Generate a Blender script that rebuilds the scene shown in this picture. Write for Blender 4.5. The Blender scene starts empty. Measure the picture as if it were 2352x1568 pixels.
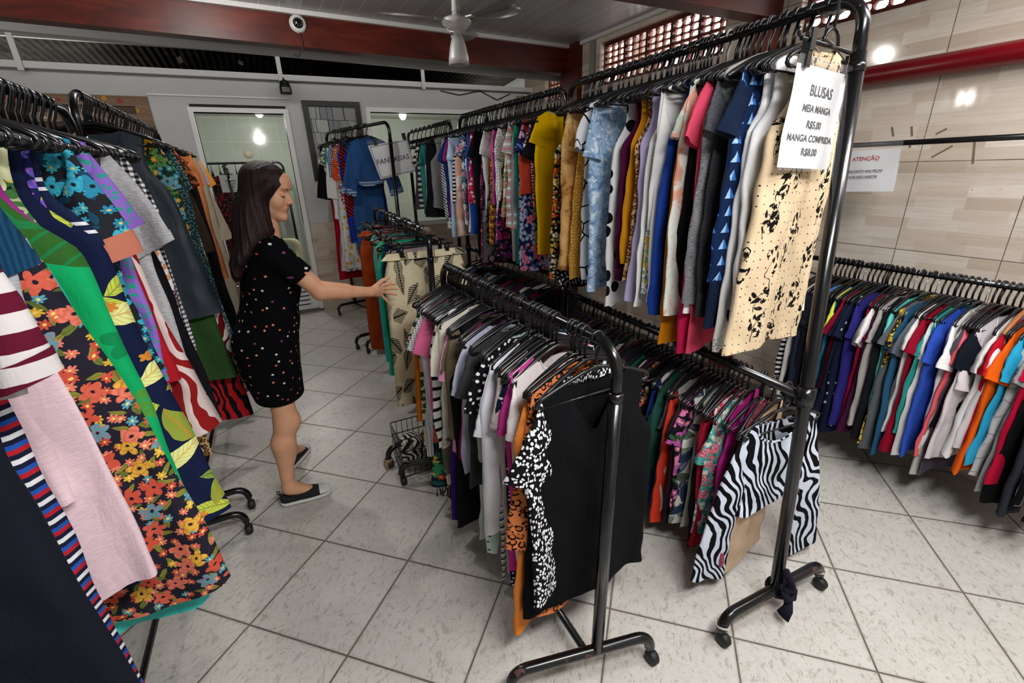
import bpy, math, random
import numpy as np
from mathutils import Vector, Matrix
random.seed(7)
SC = bpy.context.scene
COL = SC.collection
PI = math.pi
def lin(h):
    if not isinstance(h, str): return tuple(h)
    h = h.lstrip('#'); c = [int(h[i:i+2], 16)/255 for i in (0, 2, 4)]
    return tuple((x/12.92 if x <= .04045 else ((x+.055)/1.055)**2.4) for x in c) + (1.,)

# ------------------------------------------------------------------ camera
CAM_H = 1.647
def make_camera():
    cd = bpy.data.cameras.new('camera'); cd.sensor_width = 36; cd.lens = 1052/2352*36; cd.clip_start = .02
    co = bpy.data.objects.new('camera', cd); COL.objects.link(co)
    yaw, pitch, roll = math.radians(27.2), math.radians(20.68), math.radians(-1.88)
    f = Vector((math.sin(yaw)*math.cos(pitch), math.cos(yaw)*math.cos(pitch), -math.sin(pitch)))
    r0 = Vector((math.cos(yaw), -math.sin(yaw), 0)); u0 = r0.cross(f)
    r = r0*math.cos(roll)+u0*math.sin(roll); u = -r0*math.sin(roll)+u0*math.cos(roll)
    M = Matrix.Identity(4)
    for i in range(3):
        M[i][0] = r[i]; M[i][1] = u[i]; M[i][2] = -f[i]
    M.translation = (0, 0, CAM_H)
    co.matrix_world = M
    SC.camera = co
make_camera()
# ------------------------------------------------------------------ view, world, lights
SC.view_settings.view_transform = 'Standard'; SC.view_settings.look = 'None'
SC.view_settings.exposure = 0.48; SC.view_settings.gamma = 1; SC.view_settings.use_curve_mapping = False
SC.cycles.max_bounces = 6; SC.cycles.diffuse_bounces = 3; SC.cycles.glossy_bounces = 3
SC.cycles.transmission_bounces = 4; SC.cycles.transparent_max_bounces = 8
SC.cycles.caustics_reflective = False; SC.cycles.caustics_refractive = False
W = bpy.data.worlds.new('daylight'); SC.world = W; W.use_nodes = True
W.node_tree.nodes['Background'].inputs[0].default_value = (1, .97, .93, 1)
W.node_tree.nodes['Background'].inputs[1].default_value = 4.0
def area(name, loc, sx, sy, power, col=(1, .99, .985), rot=(0, 0, 0)):
    l = bpy.data.lights.new(name, 'AREA'); l.shape = 'RECTANGLE'; l.size = sx; l.size_y = sy; l.energy = power; l.color = col
    o = bpy.data.objects.new(name, l); o.location = loc; o.rotation_euler = rot; COL.objects.link(o)
def bulb_light(name, loc, power, r=.05, col=(1, .97, .92)):
    l = bpy.data.lights.new(name, 'POINT'); l.energy = power; l.shadow_soft_size = r; l.color = col
    o = bpy.data.objects.new(name, l); o.location = loc; COL.objects.link(o)
area('added_area_light', (0.75, -0.35, 2.72), 1.2, .35, 60)  # soft area light added out of view behind the camera, brightens the foreground
area('added_area_light', (2.2, 0.2, 2.72), 1.2, .35, 26)  # second added area light, unseen, towards the right wall
bulb_light('bulb_light', (0, 3.14, 2.66), 27, .03)
bulb_light('bulb_light', (-1.86, 3.04, 2.30), 16, .03)
bulb_light('bulb_light', (.2, 7.2, 2.28), 22)
bulb_light('bulb_light', (2.05, 7.2, 2.28), 20)

# ------------------------------------------------------------------ node helper and materials
class G:
    def __init__(s, name):
        s.m = bpy.data.materials.new(name); s.m.use_nodes = True; s.t = s.m.node_tree
        s.b = s.t.nodes['Principled BSDF']
    def n(s, typ, ins=(), **kw):
        nd = s.t.nodes.new('ShaderNode'+typ)
        for k, v in kw.items(): setattr(nd, k, v)
        for k, v in (ins.items() if isinstance(ins, dict) else enumerate(ins)):
            s.put(nd.inputs[k], v)
        return nd
    def put(s, sock, v):
        if v is None: return
        if isinstance(v, bpy.types.NodeSocket): s.t.links.new(v, sock)
        elif isinstance(v, str): sock.default_value = lin(v)
        else: sock.default_value = v
    def uv(s): return s.n('TexCoord').outputs['UV']
    def pos(s): return s.n('NewGeometry').outputs['Position']
    def math(s, op, a, b=0., c=0.): return s.n('Math', [a, b, c], operation=op).outputs[0]
    def vm(s, op, a, b=(0, 0, 0)):
        nd = s.n('VectorMath', [a, b], operation=op)
        return nd.outputs['Value'] if op in ('LENGTH', 'DOT_PRODUCT', 'DISTANCE') else nd.outputs[0]
    def scale(s, v, k):
        nd = s.n('VectorMath', {0: v, 3: k}, operation='SCALE'); return nd.outputs[0]
    def sep(s, v): return s.n('SeparateXYZ', [v]).outputs
    def comb(s, x, y, z=0.): return s.n('CombineXYZ', [x, y, z]).outputs[0]
    def mix(s, f, a, b, mode='MIX'):
        nd = s.n('Mix', data_type='RGBA', blend_type=mode)
        s.put(nd.inputs[0], f); s.put(nd.inputs[6], a if not isinstance(a, str) else lin(a)); s.put(nd.inputs[7], b if not isinstance(b, str) else lin(b))
        return nd.outputs[2]
    def ramp(s, f, stops, const=True):
        nd = s.n('ValToRGB', [f]); cr = nd.color_ramp; cr.interpolation = 'CONSTANT' if const else 'LINEAR'
        while len(cr.elements) > 1: cr.elements.remove(cr.elements[-1])
        cr.elements[0].position = stops[0][0]; cr.elements[0].color = lin(stops[0][1])
        for p, c in stops[1:]:
            e = cr.elements.new(p); e.color = lin(c)
        return nd.outputs[0]
    def noise(s, v, sc, det=2., rough=.5, dist=0.):
        return s.n('TexNoise', {'Vector': v, 'Scale': sc, 'Detail': det, 'Roughness': rough, 'Distortion': dist}).outputs
    def vor(s, v, sc, rnd=1., feature='F1', metric='EUCLIDEAN'):
        return s.n('TexVoronoi', {'Vector': v, 'Scale': sc, 'Randomness': rnd}, feature=feature, distance=metric, voronoi_dimensions='2D').outputs
    def bump(s, h, strength=.3, dist=.002):
        s.put(s.b.inputs['Normal'], s.n('Bump', {'Strength': strength, 'Distance': dist, 'Height': h}).outputs[0])
    def done(s, col=None, rough=.8, metal=0., spec=.3, **kw):
        s.put(s.b.inputs['Base Color'], col); s.put(s.b.inputs['Roughness'], rough); s.put(s.b.inputs['Metallic'], metal)
        s.put(s.b.inputs['Specular IOR Level'], spec)
        for k, v in kw.items(): s.put(s.b.inputs[k], v)
        return s.m

def plain(name, c, rough=.5, metal=0., spec=.5, bump=0, bs=60, var=0, **kw):
    g = G(name); col = lin(c)
    if var or bump:
        nz = g.noise(g.pos(), bs, 3)[0]
        if bump: g.bump(nz, bump, .003)
        if var:
            c2 = tuple(x*(1-var) for x in col[:3])+(1,); col = g.mix(nz, c2, col)
    return g.done(col, rough, metal, spec, **kw)

def voro_cell(g, v, sc, rnd=.9):
    """cell-local offset vector, random colour of the cell"""
    vs = g.scale(v, sc); o = g.vor(vs, 1., rnd)
    return g.vm('SUBTRACT', vs, o['Position']), o['Color']
def pick(g, rndf, cols):
    n = len(cols); return g.ramp(rndf, [(i/n, c) for i, c in enumerate(cols)]) if n > 1 else lin(cols[0])
def rot2(g, l, ang):
    x, y = g.sep(l)[0], g.sep(l)[1]; c, s_ = g.math('COSINE', ang), g.math('SINE', ang)
    return (g.math('ADD', g.math('MULTIPLY', x, c), g.math('MULTIPLY', y, s_)),
            g.math('SUBTRACT', g.math('MULTIPLY', y, c), g.math('MULTIPLY', x, s_)))
def leaf_mask(g, l, rc, a, b):
    ang = g.math('MULTIPLY', g.sep(rc)[0], 6.283); x, y = rot2(g, l, ang)
    # pointed leaf: |y| < b*(1-(x/a)^2)
    xx = g.math('DIVIDE', x, a); w = g.math('MULTIPLY', g.math('SUBTRACT', 1., g.math('MULTIPLY', xx, xx)), b)
    m = g.math('LESS_THAN', g.math('ABSOLUTE', y), w)
    vein = g.math('LESS_THAN', g.math('ABSOLUTE', y), .018)
    rib = g.math('LESS_THAN', g.math('FRACT', g.math('MULTIPLY', g.math('ADD', x, g.math('ABSOLUTE', y)), 9.)), .2)
    return m, g.math('MAXIMUM', vein, rib)
def flower_mask(g, l, rc, r, n=5.):
    x, y = g.sep(l)[0], g.sep(l)[1]; a = g.math('ARCTAN2', y, x)
    a = g.math('ADD', g.math('MULTIPLY', a, n), g.math('MULTIPLY', g.sep(rc)[1], 6.28))
    k = g.math('MULTIPLY_ADD', g.math('ABSOLUTE', g.math('COSINE', g.math('MULTIPLY', a, .5))), .5, .5)
    d = g.vm('LENGTH', l)
    return g.math('LESS_THAN', d, g.math('MULTIPLY', k, r)), d

FAB = {}
def fabric(spec):
    if spec in FAB: return FAB[spec]
    p = spec.split(':'); kind = p[0]; g = G('fabric_'+kind)
    uv = g.uv(); v3 = uv
    U, V = g.sep(uv)[0], g.sep(uv)[1]
    col = None; rough = .85; bh = None
    weave = g.noise(uv, 900., 1.)[0]
    if kind == 'solid': col = lin(p[1])
    elif kind == 'mel':
        nz = g.noise(g.comb(g.math('MULTIPLY', U, 60.), g.math('MULTIPLY', V, 400.)), 1., 3.)[0]
        col = g.mix(g.ramp(nz, [(.4, '#000000'), (.6, '#ffffff')], False), p[1], p[2])
    elif kind in ('str', 'wst'):
        per = float(p[1]); t = V
        if kind == 'wst': t = g.math('ADD', V, g.math('MULTIPLY', g.math('SINE', g.math('MULTIPLY', U, 160.)), .004))
        cols = p[2:]; f = g.math('FRACT', g.math('DIVIDE', g.math('ADD', t, 50.), per)); col = pick(g, f, cols)
        bh = f if kind == 'wst' else None
    elif kind == 'vst':
        f = g.math('FRACT', g.math('DIVIDE', g.math('ADD', U, 10.), float(p[1]))); col = pick(g, f, p[2:]); bh = f
    elif kind == 'pst':
        f = g.math('FRACT', g.math('DIVIDE', g.math('ADD', V, 50.), float(p[1])))
        col = g.ramp(f, [(0, p[2]), (.42, p[3]), (.5, p[2]), (.62, p[3]), (.7, p[2])])
    elif kind == 'dia':
        f = g.math('FRACT', g.math('DIVIDE', g.math('ADD', g.math('ADD', V, U), 50.), float(p[3]))); col = pick(g, f, p[1:3])
    elif kind == 'gin':
        a = g.math('GREATER_THAN', g.math('FRACT', g.math('DIVIDE', g.math('ADD', U, 9.), float(p[3]))), .5)
        b = g.math('GREATER_THAN', g.math('FRACT', g.math('DIVIDE', g.math('ADD', V, 9.), float(p[3]))), .5)
        s_ = g.math('ADD', a, b); col = g.ramp(g.math('MULTIPLY', s_, .5), [(0, p[1]), (.4, '#6c6c70'), (.9, p[2])])
        if float(p[3]) > .03:
            col = g.mix(g.math('GREATER_THAN', g.math('PINGPONG', g.math('ADD', U, V), .012), .006), p[1], p[2])
    elif kind == 'dot':
        l, rc = voro_cell(g, uv, float(p[3]), .55); d = g.vm('LENGTH', l)
        col = g.mix(g.math('LESS_THAN', d, float(p[2])), p[1], pick(g, g.sep(rc)[0], p[4:]))
    elif kind == 'eye':
        s_ = float(p[3]); l, rc = voro_cell(g, uv, 1/s_, .12); d = g.vm('LENGTH', l)
        f = g.math('LESS_THAN', d, .22); col = g.mix(f, p[1], p[2]); bh = d
    elif kind in ('flo', 'lea'):
        sc = float(p[2])*(1.55 if kind == 'flo' else 1.25); base = lin(p[1])
        warp = g.vm('ADD', uv, g.scale(g.noise(uv, sc*2, 1.)[1], .012)); warp = g.vm('SUBTRACT', warp, (.006, .006, .006))
        if kind == 'flo':
            pet, lf = p[3].split(','), p[4].split(',')
            l0, r0 = voro_cell(g, g.vm('ADD', warp, (.37, .11, 0)), sc*1.5)
            m0, v0 = leaf_mask(g, l0, r0, .46, .16); col = g.mix(m0, base, g.mix(g.math('MULTIPLY', v0, .45), pick(g, g.sep(r0)[2], lf), base))
            l1, r1 = voro_cell(g, g.vm('ADD', warp, (.71, .53, 0)), sc*1.9)
            m1, d1 = flower_mask(g, l1, r1, .36, 7.); c1 = pick(g, g.sep(r1)[2], pet[1:]+pet[:1]); c1 = g.mix(g.math('LESS_THAN', d1, .1), c1, '#e0c060')
            col = g.mix(m1, col, c1)
            l2, r2 = voro_cell(g, warp, sc); m2, d2 = flower_mask(g, l2, r2, .42, 5.)
            sw = g.math('SINE', g.math('ADD', g.math('MULTIPLY', d2, 42.), g.math('MULTIPLY', g.noise(l2, 6., 1.)[0], 9.)))
            c2 = g.mix(g.math('MULTIPLY', g.math('GREATER_THAN', sw, .45), .55), pick(g, g.sep(r2)[2], pet), pet[-1])
            c2 = g.mix(g.math('LESS_THAN', d2, .07), c2, base)
            col = g.mix(m2, col, c2)
        else:
            lf = p[3].split(',')
            l0, r0 = voro_cell(g, warp, sc*1.3); m0, v0 = leaf_mask(g, l0, r0, .62, .2)
            if len(p) > 5: m0 = g.math('MULTIPLY', m0, g.math('GREATER_THAN', g.sep(r0)[1], .6))
            col = g.mix(m0, base, g.mix(g.math('MULTIPLY', v0, .5), pick(g, g.sep(r0)[2], lf), base))
            l1, r1 = voro_cell(g, g.vm('ADD', warp, (.4, .2, 0)), sc); m1, v1 = leaf_mask(g, l1, r1, .6, .22)
            if len(p) > 5: m1 = g.math('MULTIPLY', m1, g.math('GREATER_THAN', g.sep(r1)[1], .35))
            col = g.mix(m1, col, g.mix(g.math('MULTIPLY', v1, .6), pick(g, g.sep(r1)[2], lf[::-1]), p[4]))
            if len(p) > 4:
                l2, r2 = voro_cell(g, g.vm('ADD', uv, (.9, .7, 0)), sc*1.1); m2, d2 = flower_mask(g, l2, r2, .13)
                col = g.mix(m2, col, p[4])
    elif kind == 'bra':
        base = g.mix(g.noise(g.comb(g.math('MULTIPLY', U, 30.), g.math('MULTIPLY', V, 300.)), 1., 2.)[0], '#c9af8a', '#dfcbab')
        # clusters of small blossoms and leaves inside large cells
        L, R = voro_cell(g, g.vm('ADD', uv, g.scale(g.noise(uv, 22., 1.)[1], .035)), 7.5, .7); clu = g.math('LESS_THAN', g.vm('LENGTH', g.vm('MULTIPLY', L, (1.35, .8, 1))), .33)
        l1, r1 = voro_cell(g, uv, 50., .9); m1, d1 = flower_mask(g, l1, r1, .52, 5.)
        l2, r2 = voro_cell(g, g.vm('ADD', uv, (.3, .1, 0)), 26.); m2, _ = leaf_mask(g, l2, r2, .5, .17)
        keep = g.math('GREATER_THAN', g.sep(r1)[0], .45)
        a = g.math('MULTIPLY', clu, g.math('MAXIMUM', g.math('MULTIPLY', m1, keep), m2))
        st = g.math('LESS_THAN', g.math('ABSOLUTE', g.math('SUBTRACT', g.sep(L)[0], g.math('MULTIPLY', g.math('SINE', g.math('MULTIPLY', g.sep(L)[1], 5.)), .16))), .011)
        st = g.math('MULTIPLY', st, g.math('LESS_THAN', g.vm('LENGTH', L), .5))
        ld, _ = voro_cell(g, uv, 34., .25); dd = g.math('LESS_THAN', g.vm('LENGTH', ld), .085)
        col = g.mix(g.math('MAXIMUM', g.math('MAXIMUM', a, st), dd), base, p[2])
    elif kind == 'leo':
        sc = float(p[4])*1.25; nv = g.vm('ADD', uv, g.scale(g.noise(uv, sc*1.5, 1.)[1], .35/sc))
        d = g.vor(nv, sc, .9)[0]; nz = g.noise(uv, sc*2.3, 1.)[0]
        ring = g.math('MULTIPLY', g.math('LESS_THAN', g.math('ABSOLUTE', g.math('SUBTRACT', d, .36)), .1), g.math('GREATER_THAN', nz, .42))
        col = g.mix(ring, g.mix(g.math('LESS_THAN', d, .3), p[1], p[2]), p[3])
    elif kind == 'zeb' and len(p) > 4:
        n1 = g.noise(uv, 5., 1.)[0]; n2 = g.noise(uv, 16., 1.)[0]; sgn = g.math('ABSOLUTE', U)
        t = g.math('ADD', g.math('ADD', g.math('MULTIPLY', sgn, .95), g.math('MULTIPLY', V, .30)), g.math('ADD', g.math('MULTIPLY', n1, .20), g.math('MULTIPLY', n2, .022)))
        f = g.math('PINGPONG', g.math('MULTIPLY', t, float(p[3])*3.6), .5)
        col = g.mix(g.math('LESS_THAN', f, g.math('MULTIPLY_ADD', g.noise(uv, 11., 1.)[0], .34, .09)), p[1], p[2])
    elif kind == 'zeb':
        sc = float(p[3]); w = g.n('TexWave', {'Vector': g.vm('ADD', uv, g.scale(g.noise(uv, 4.5, 2.)[1], .16)), 'Scale': sc, 'Distortion': 5., 'Detail': 1.5, 'Detail Scale': 1.2}, bands_direction=p[4] if len(p) > 4 else 'X').outputs[1]
        col = g.ramp(w, [(0, p[2]), (.5, p[1])])
    elif kind == 'tie':
        sc = float(p[4]); nz = g.noise(uv, sc, 5., .6, 1.2)[0]
        col = g.ramp(nz, [(.36, p[2]), (.47, p[1]), (.54, p[1]), (.60, p[3])], False)
    elif kind == 'lin':
        nv = g.vm('ADD', uv, g.scale(g.noise(uv, 8., 1.)[1], .06)); d = g.vor(nv, float(p[3]), 1., 'DISTANCE_TO_EDGE')[0]
        col = g.mix(g.math('LESS_THAN', d, .035), p[1], p[2])
    elif kind == 'bnd':
        sc = float(p[3]); l, rc = voro_cell(g, g.vm('ADD', uv, g.scale(g.noise(uv, sc, 1.)[1], .3/sc)), sc, .8); d = g.vm('LENGTH', l)
        s1 = g.math('GREATER_THAN', g.math('SINE', g.math('MULTIPLY', d, 34.)), .45)
        a = g.math('ARCTAN2', g.sep(l)[1], g.sep(l)[0]); s2 = g.math('GREATER_THAN', g.math('SINE', g.math('MULTIPLY', a, 9.)), -.2)
        col = g.mix(g.math('MULTIPLY', s1, s2), p[1], p[2])
    elif kind == 'spk':
        sc = float(p[3])*1.6; nv = g.vm('ADD', uv, g.scale(g.noise(uv, sc*.5, 1.)[1], 1./sc)); o = g.vor(g.vm('MULTIPLY', nv, (1., .7, 1)), sc, 1.)
        f = g.math('MULTIPLY', g.math('LESS_THAN', o[0], .42), g.math('GREATER_THAN', g.sep(o[1])[0], .35)); col = g.mix(f, p[1], p[2])
    elif kind == 'tri':
        sc = float(p[3]); x = g.math('MULTIPLY', U, sc); y = g.math('MULTIPLY', V, sc*.8)
        fx = g.math('PINGPONG', x, .5); fy = g.math('FRACT', y); m = g.math('GREATER_THAN', g.math('MULTIPLY', fx, 1.7), g.math('ADD', fy, .12))
        side = g.math('GREATER_THAN', g.math('FRACT', g.math('ADD', x, .5)), .5)
        inner = g.math('GREATER_THAN', fy, .12)
        cc = g.mix(side, '#3f78c8', '#a8d0f4'); col = g.mix(g.math('MULTIPLY', m, inner), p[1], cc)
    elif kind == 'qui':
        l = g.vor(uv, 30., .0)[0]; col = g.mix(g.math('GREATER_THAN', l, .45), p[1], p[2]); bh = l
    elif kind == 'lac':
        l, rc = voro_cell(g, uv, 90., .6); d = g.vm('LENGTH', l); low = g.math('LESS_THAN', V, -.96)
        col = g.mix(g.math('MULTIPLY', low, g.math('LESS_THAN', d, .3)), p[1], '#8a8a86')
    elif kind == 'pal':
        base = g.mix(g.noise(g.comb(g.math('MULTIPLY', U, 20.), g.math('MULTIPLY', V, 90.)), 1., 2.)[0], '#cbbd98', '#e0d6b8')
        l0, r0 = voro_cell(g, g.vm('MULTIPLY', uv, (1.5, .8, 1)), 8.5, .7); ang = g.math('MULTIPLY', g.sep(r0)[0], 3.); x, y = rot2(g, l0, ang)
        ay = g.math('ABSOLUTE', y); stripe = g.math('LESS_THAN', g.math('FRACT', g.math('MULTIPLY', g.math('ADD', x, ay), 9.)), .55)
        env = g.math('LESS_THAN', ay, g.math('MULTIPLY_ADD', g.math('ABSOLUTE', x), -.5, .34)); st = g.math('LESS_THAN', ay, .03)
        m = g.math('MAXIMUM', g.math('MULTIPLY', stripe, env), g.math('MULTIPLY', st, g.math('LESS_THAN', g.math('ABSOLUTE', x), .5)))
        c = pick(g, g.sep(r0)[2], ['#12120f', '#1a1a16', '#12120f', '#8c8c68']); col = g.mix(m, base, c)
    if bh is not None: g.bump(g.math('ADD', bh, g.math('MULTIPLY', weave, .4)), .5, .002)
    else: g.bump(g.math('ADD', g.math('MULTIPLY', weave, .25), g.math('MULTIPLY', g.noise(g.comb(g.math('MULTIPLY', U, 26.), g.math('MULTIPLY', V, 7.)), 1., 3., .55, .8)[0], 3.)), .3, .005)
    rough = .5 if spec.split(':')[1] in ('#2fb0a8', '#b89c80', '#c88620', '#2a323b', '#a8187a') else .88
    FAB[spec] = g.done(col, rough, 0, .3 if rough < .6 else .1)
    return FAB[spec]

# ------------------------------------------------------------------ mesh helpers
class MB:
    def __init__(s): s.v = []; s.f = []
    def add(s, v, f):
        o = len(s.v); s.v += [tuple(map(float, p)) for p in v]; s.f += [tuple(i+o for i in q) for q in f]; return s
    def box(s, a, b, M=None):
        (x0, y0, z0), (x1, y1, z1) = a, b
        v = [(x0, y0, z0), (x1, y0, z0), (x1, y1, z0), (x0, y1, z0), (x0, y0, z1), (x1, y0, z1), (x1, y1, z1), (x0, y1, z1)]
        if M is not None: v = [tuple(M @ Vector(p)) for p in v]
        return s.add(v, [(0, 3, 2, 1), (4, 5, 6, 7), (0, 1, 5, 4), (1, 2, 6, 5), (2, 3, 7, 6), (3, 0, 4, 7)])
    def tube(s, pts, r, n=8, cap=True, flat=1.):
        pts = [Vector(p) for p in pts]; m = len(pts); rr = r if hasattr(r, '__len__') else [r]*m
        d0 = (pts[1]-pts[0]).normalized(); up = Vector((0, 0, 1)) if abs(d0.z) < .9 else Vector((1, 0, 0))
        a = d0.cross(up).normalized(); V_ = []; F = []
        for i, p in enumerate(pts):
            d = (pts[min(i+1, m-1)]-pts[max(i-1, 0)]).normalized(); a = (a-d*a.dot(d)).normalized(); b = d.cross(a)
            for k in range(n):
                t = 2*PI*k/n; V_.append(p+a*(math.cos(t)*rr[i])+b*(math.sin(t)*rr[i]*flat))
        for i in range(m-1):
            for k in range(n):
                k2 = (k+1) % n; F.append((i*n+k, i*n+k2, (i+1)*n+k2, (i+1)*n+k))
        if cap: F += [tuple(range(n))[::-1], tuple(range((m-1)*n, m*n))]
        return s.add(V_, F)
    def lathe(s, prof, n=24, c=(0, 0, 0), axis='z'):
        V_ = []; F = []; m = len(prof)
        for r, h in prof:
            for k in range(n):
                t = 2*PI*k/n; x, y = r*math.cos(t), r*math.sin(t)
                p = (x, y, h) if axis == 'z' else ((h, x, y) if axis == 'x' else (x, h, y))
                V_.append((p[0]+c[0], p[1]+c[1], p[2]+c[2]))
        for i in range(m-1):
            for k in range(n):
                k2 = (k+1) % n; F.append((i*n+k, i*n+k2, (i+1)*n+k2, (i+1)*n+k))
        return s.add(V_, F)
    def mesh(s, name, mat=None, smooth=True, uv=None):
        me = bpy.data.meshes.new(name); me.from_pydata(s.v, [], s.f)
        if mat: me.materials.append(mat)
        if smooth: me.polygons.foreach_set('use_smooth', [True]*len(me.polygons))
        me.validate(); me.update(); return me
    def build(s, name, mat, parent=None, smooth=True, bevel=0, auto=False):
        me = s.mesh(name, mat, smooth and not auto)
        if auto:
            me.polygons.foreach_set('use_smooth', [True]*len(me.polygons)); me.set_sharp_from_angle(angle=math.radians(35))
        o = bpy.data.objects.new(name, me); COL.objects.link(o); o.parent = parent
        if bevel:
            b = o.modifiers.new('bevel', 'BEVEL'); b.width = bevel; b.segments = 2; b.limit_method = 'ANGLE'
        return o
def arc(c, r, a0, a1, n, ex, ey):
    c, ex, ey = Vector(c), Vector(ex), Vector(ey)
    return [c+ex*(r*math.cos(a0+(a1-a0)*i/n))+ey*(r*math.sin(a0+(a1-a0)*i/n)) for i in range(n+1)]
def tag(o, label=None, cat=None, group=None, kind=None):
    if label: o['label'] = label
    if cat: o['category'] = cat
    if group: o['group'] = group
    if kind: o['kind'] = kind
    return o
def empty(name, loc=(0, 0, 0), rz=0., label=None, cat=None, group=None):
    o = bpy.data.objects.new(name, None); o.empty_display_size = .05; COL.objects.link(o)
    o.location = loc; o.rotation_euler = (0, 0, rz); return tag(o, label, cat, group)
def struct(o): o['kind'] = 'structure'; return o
def link(name, me, parent=None, loc=(0, 0, 0)):
    o = bpy.data.objects.new(name, me); COL.objects.link(o); o.parent = parent; o.location = loc; return o

BLK = plain('black_plastic', '#101012', .28, 0, .5)
def painted_steel():
    g = G('painted_steel'); nz = g.noise(g.pos(), 14., 3., .6)[0]
    f = g.math('GREATER_THAN', nz, .64); g.bump(g.math('ADD', nz, f), .15, .002)
    return g.done(g.mix(f, '#0c0c0d', '#4a2c28'), g.math('MULTIPLY_ADD', f, .4, .22), 0, .5)
STEEL = painted_steel()
STEELC = plain('black_enamel', '#0b0b0c', .22, 0, .5, bump=.05)
CHROME = plain('chrome', '#b8b8bc', .2, 1.)
WOODH = plain('hanger_wood', '#9a5f34', .5)
GREYP = plain('grey_plastic', '#8a8680', .4)
WHITE = plain('white_paint', '#d6d6d4', .55, bump=.1)
RUBBER = plain('black_rubber', '#0e0e0f', .6)

# ================================================================== the room
XW, YB, ZC = 3.10, 6.25, 2.79      # right wall, back wall, ceiling
YP = 4.48                            # the right wall steps back behind the beam
def floor_mat():
    g = G('floor_tiles'); P = g.pos(); x, y = g.sep(P)[0], g.sep(P)[1]; a = math.radians(44.85)
    u = g.math('DIVIDE', g.math('SUBTRACT', g.math('MULTIPLY', x, math.cos(a)), g.math('MULTIPLY', y, math.sin(a))), .45)
    v = g.math('DIVIDE', g.math('ADD', g.math('MULTIPLY', x, math.sin(a)), g.math('MULTIPLY', y, math.cos(a))), .45)
    u = g.math('ADD', u, 3.1416+20); v = g.math('ADD', v, -3.0428+20)
    eu = g.math('PINGPONG', u, .5); ev = g.math('PINGPONG', v, .5)
    e = g.math('MINIMUM', eu, ev); gr = g.math('LESS_THAN', e, .0075)
    cell = g.comb(g.math('FLOOR', u), g.math('FLOOR', v)); wn = g.n('TexWhiteNoise', [cell]).outputs
    lc = g.vm('ADD', g.comb(u, v), g.scale(wn[1], 7.))
    big = g.noise(lc, 1.6, 4., .6)[0]
    fl = g.noise(g.vm('MULTIPLY', g.vm('ADD', lc, g.scale(g.noise(lc, 3., 2.)[1], .25)), (30., 13., 1)), 1., 3., .6)[0]
    rid = g.math('ABSOLUTE', g.math('SUBTRACT', g.noise(lc, 5., 5., .65, 1.6)[0], .5)); ridm = g.math('LESS_THAN', rid, .013)
    flm = g.ramp(fl, [(.0, '#000000'), (.585, '#000000'), (.62, '#ffffff')], False)
    c = g.mix(big, '#b0aca5', '#cac7c0'); c = g.mix(g.math('MULTIPLY', g.sep(wn[1])[0], .25), c, '#b6b1aa')
    c = g.mix(g.math('MULTIPLY', flm, .42), c, '#7d776d'); c = g.mix(g.math('MULTIPLY', ridm, .3), c, '#837c70')
    dirt = g.noise(P, 9., 4., .7)[0]
    c = g.mix(gr, c, g.mix(dirt, '#2a2522', '#7a7066'))
    near = g.math('LESS_THAN', e, .02); c = g.mix(g.math('MULTIPLY', g.math('MULTIPLY', near, .35), dirt), c, '#6d665c')
    h = g.math('SUBTRACT', g.math('MULTIPLY_ADD', flm, -.25, g.math('MULTIPLY', rid, 2.)), g.math('MULTIPLY', gr, 1.5))
    g.bump(h, .35, .0025)
    return g.done(c, g.math('MULTIPLY_ADD', gr, .4, .34), 0, .45)
def wood_tile_mat(name, ax, s0, t0, dark=1.):
    """wood-look wall tiles: planks inside square tiles; ax 0 -> wall runs along X, 1 -> along Y"""
    g = G(name); P = g.pos(); s = g.math('SUBTRACT', g.sep(P)[ax], s0-20*.44); z = g.math('SUBTRACT', g.sep(P)[2], t0-10*.4555)
    tu, tv = g.math('DIVIDE', s, .44), g.math('DIVIDE', z, .4555)
    wn = g.n('TexWhiteNoise', [g.comb(g.math('FLOOR', tu), g.math('FLOOR', tv))]).outputs
    row = g.math('FLOOR', g.math('DIVIDE', z, .4555/8)); rn = g.n('TexWhiteNoise', [g.comb(row, 3.3)]).outputs[0]
    px = g.math('ADD', g.math('DIVIDE', s, .21), g.math('MULTIPLY', rn, 9.)); pn = g.n('TexWhiteNoise', [g.comb(g.math('FLOOR', px), row)]).outputs[0]
    grain = g.noise(g.comb(g.math('MULTIPLY', s, 6.), g.math('MULTIPLY', z, 90.), pn), 1., 4., .6)[0]
    c = g.ramp(pn, [(0, '#bfae9c'), (.35, '#cdbfb0'), (.7, '#d6cbbe'), (1., '#ddd5ca')], False)
    c = g.mix(g.ramp(grain, [(.35, '#000000'), (.75, '#ffffff')], False), c, '#b3a18e', 'MIX')
    c = g.mix(.55, c, g.ramp(pn, [(0, '#bcad9c'), (.5, '#cfc2b4'), (1., '#dcd3c8')], False))
    e = g.math('MINIMUM', g.math('PINGPONG', tu, .5), g.math('PINGPONG', tv, .5)); gr = g.math('LESS_THAN', e, .0045)
    sp = g.math('GREATER_THAN', g.noise(P, 38., 2.)[0], .76)
    c = g.mix(gr, c, g.mix(g.noise(P, 12., 2.)[0], '#3a332c', '#8c8478')); c = g.mix(g.math('MULTIPLY', sp, .5), c, '#6e6254')
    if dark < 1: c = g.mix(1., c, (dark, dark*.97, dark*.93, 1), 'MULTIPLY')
    g.bump(g.math('MULTIPLY', gr, -1.), .4, .002)
    return g.done(c, .08, 0, .4)
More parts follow.
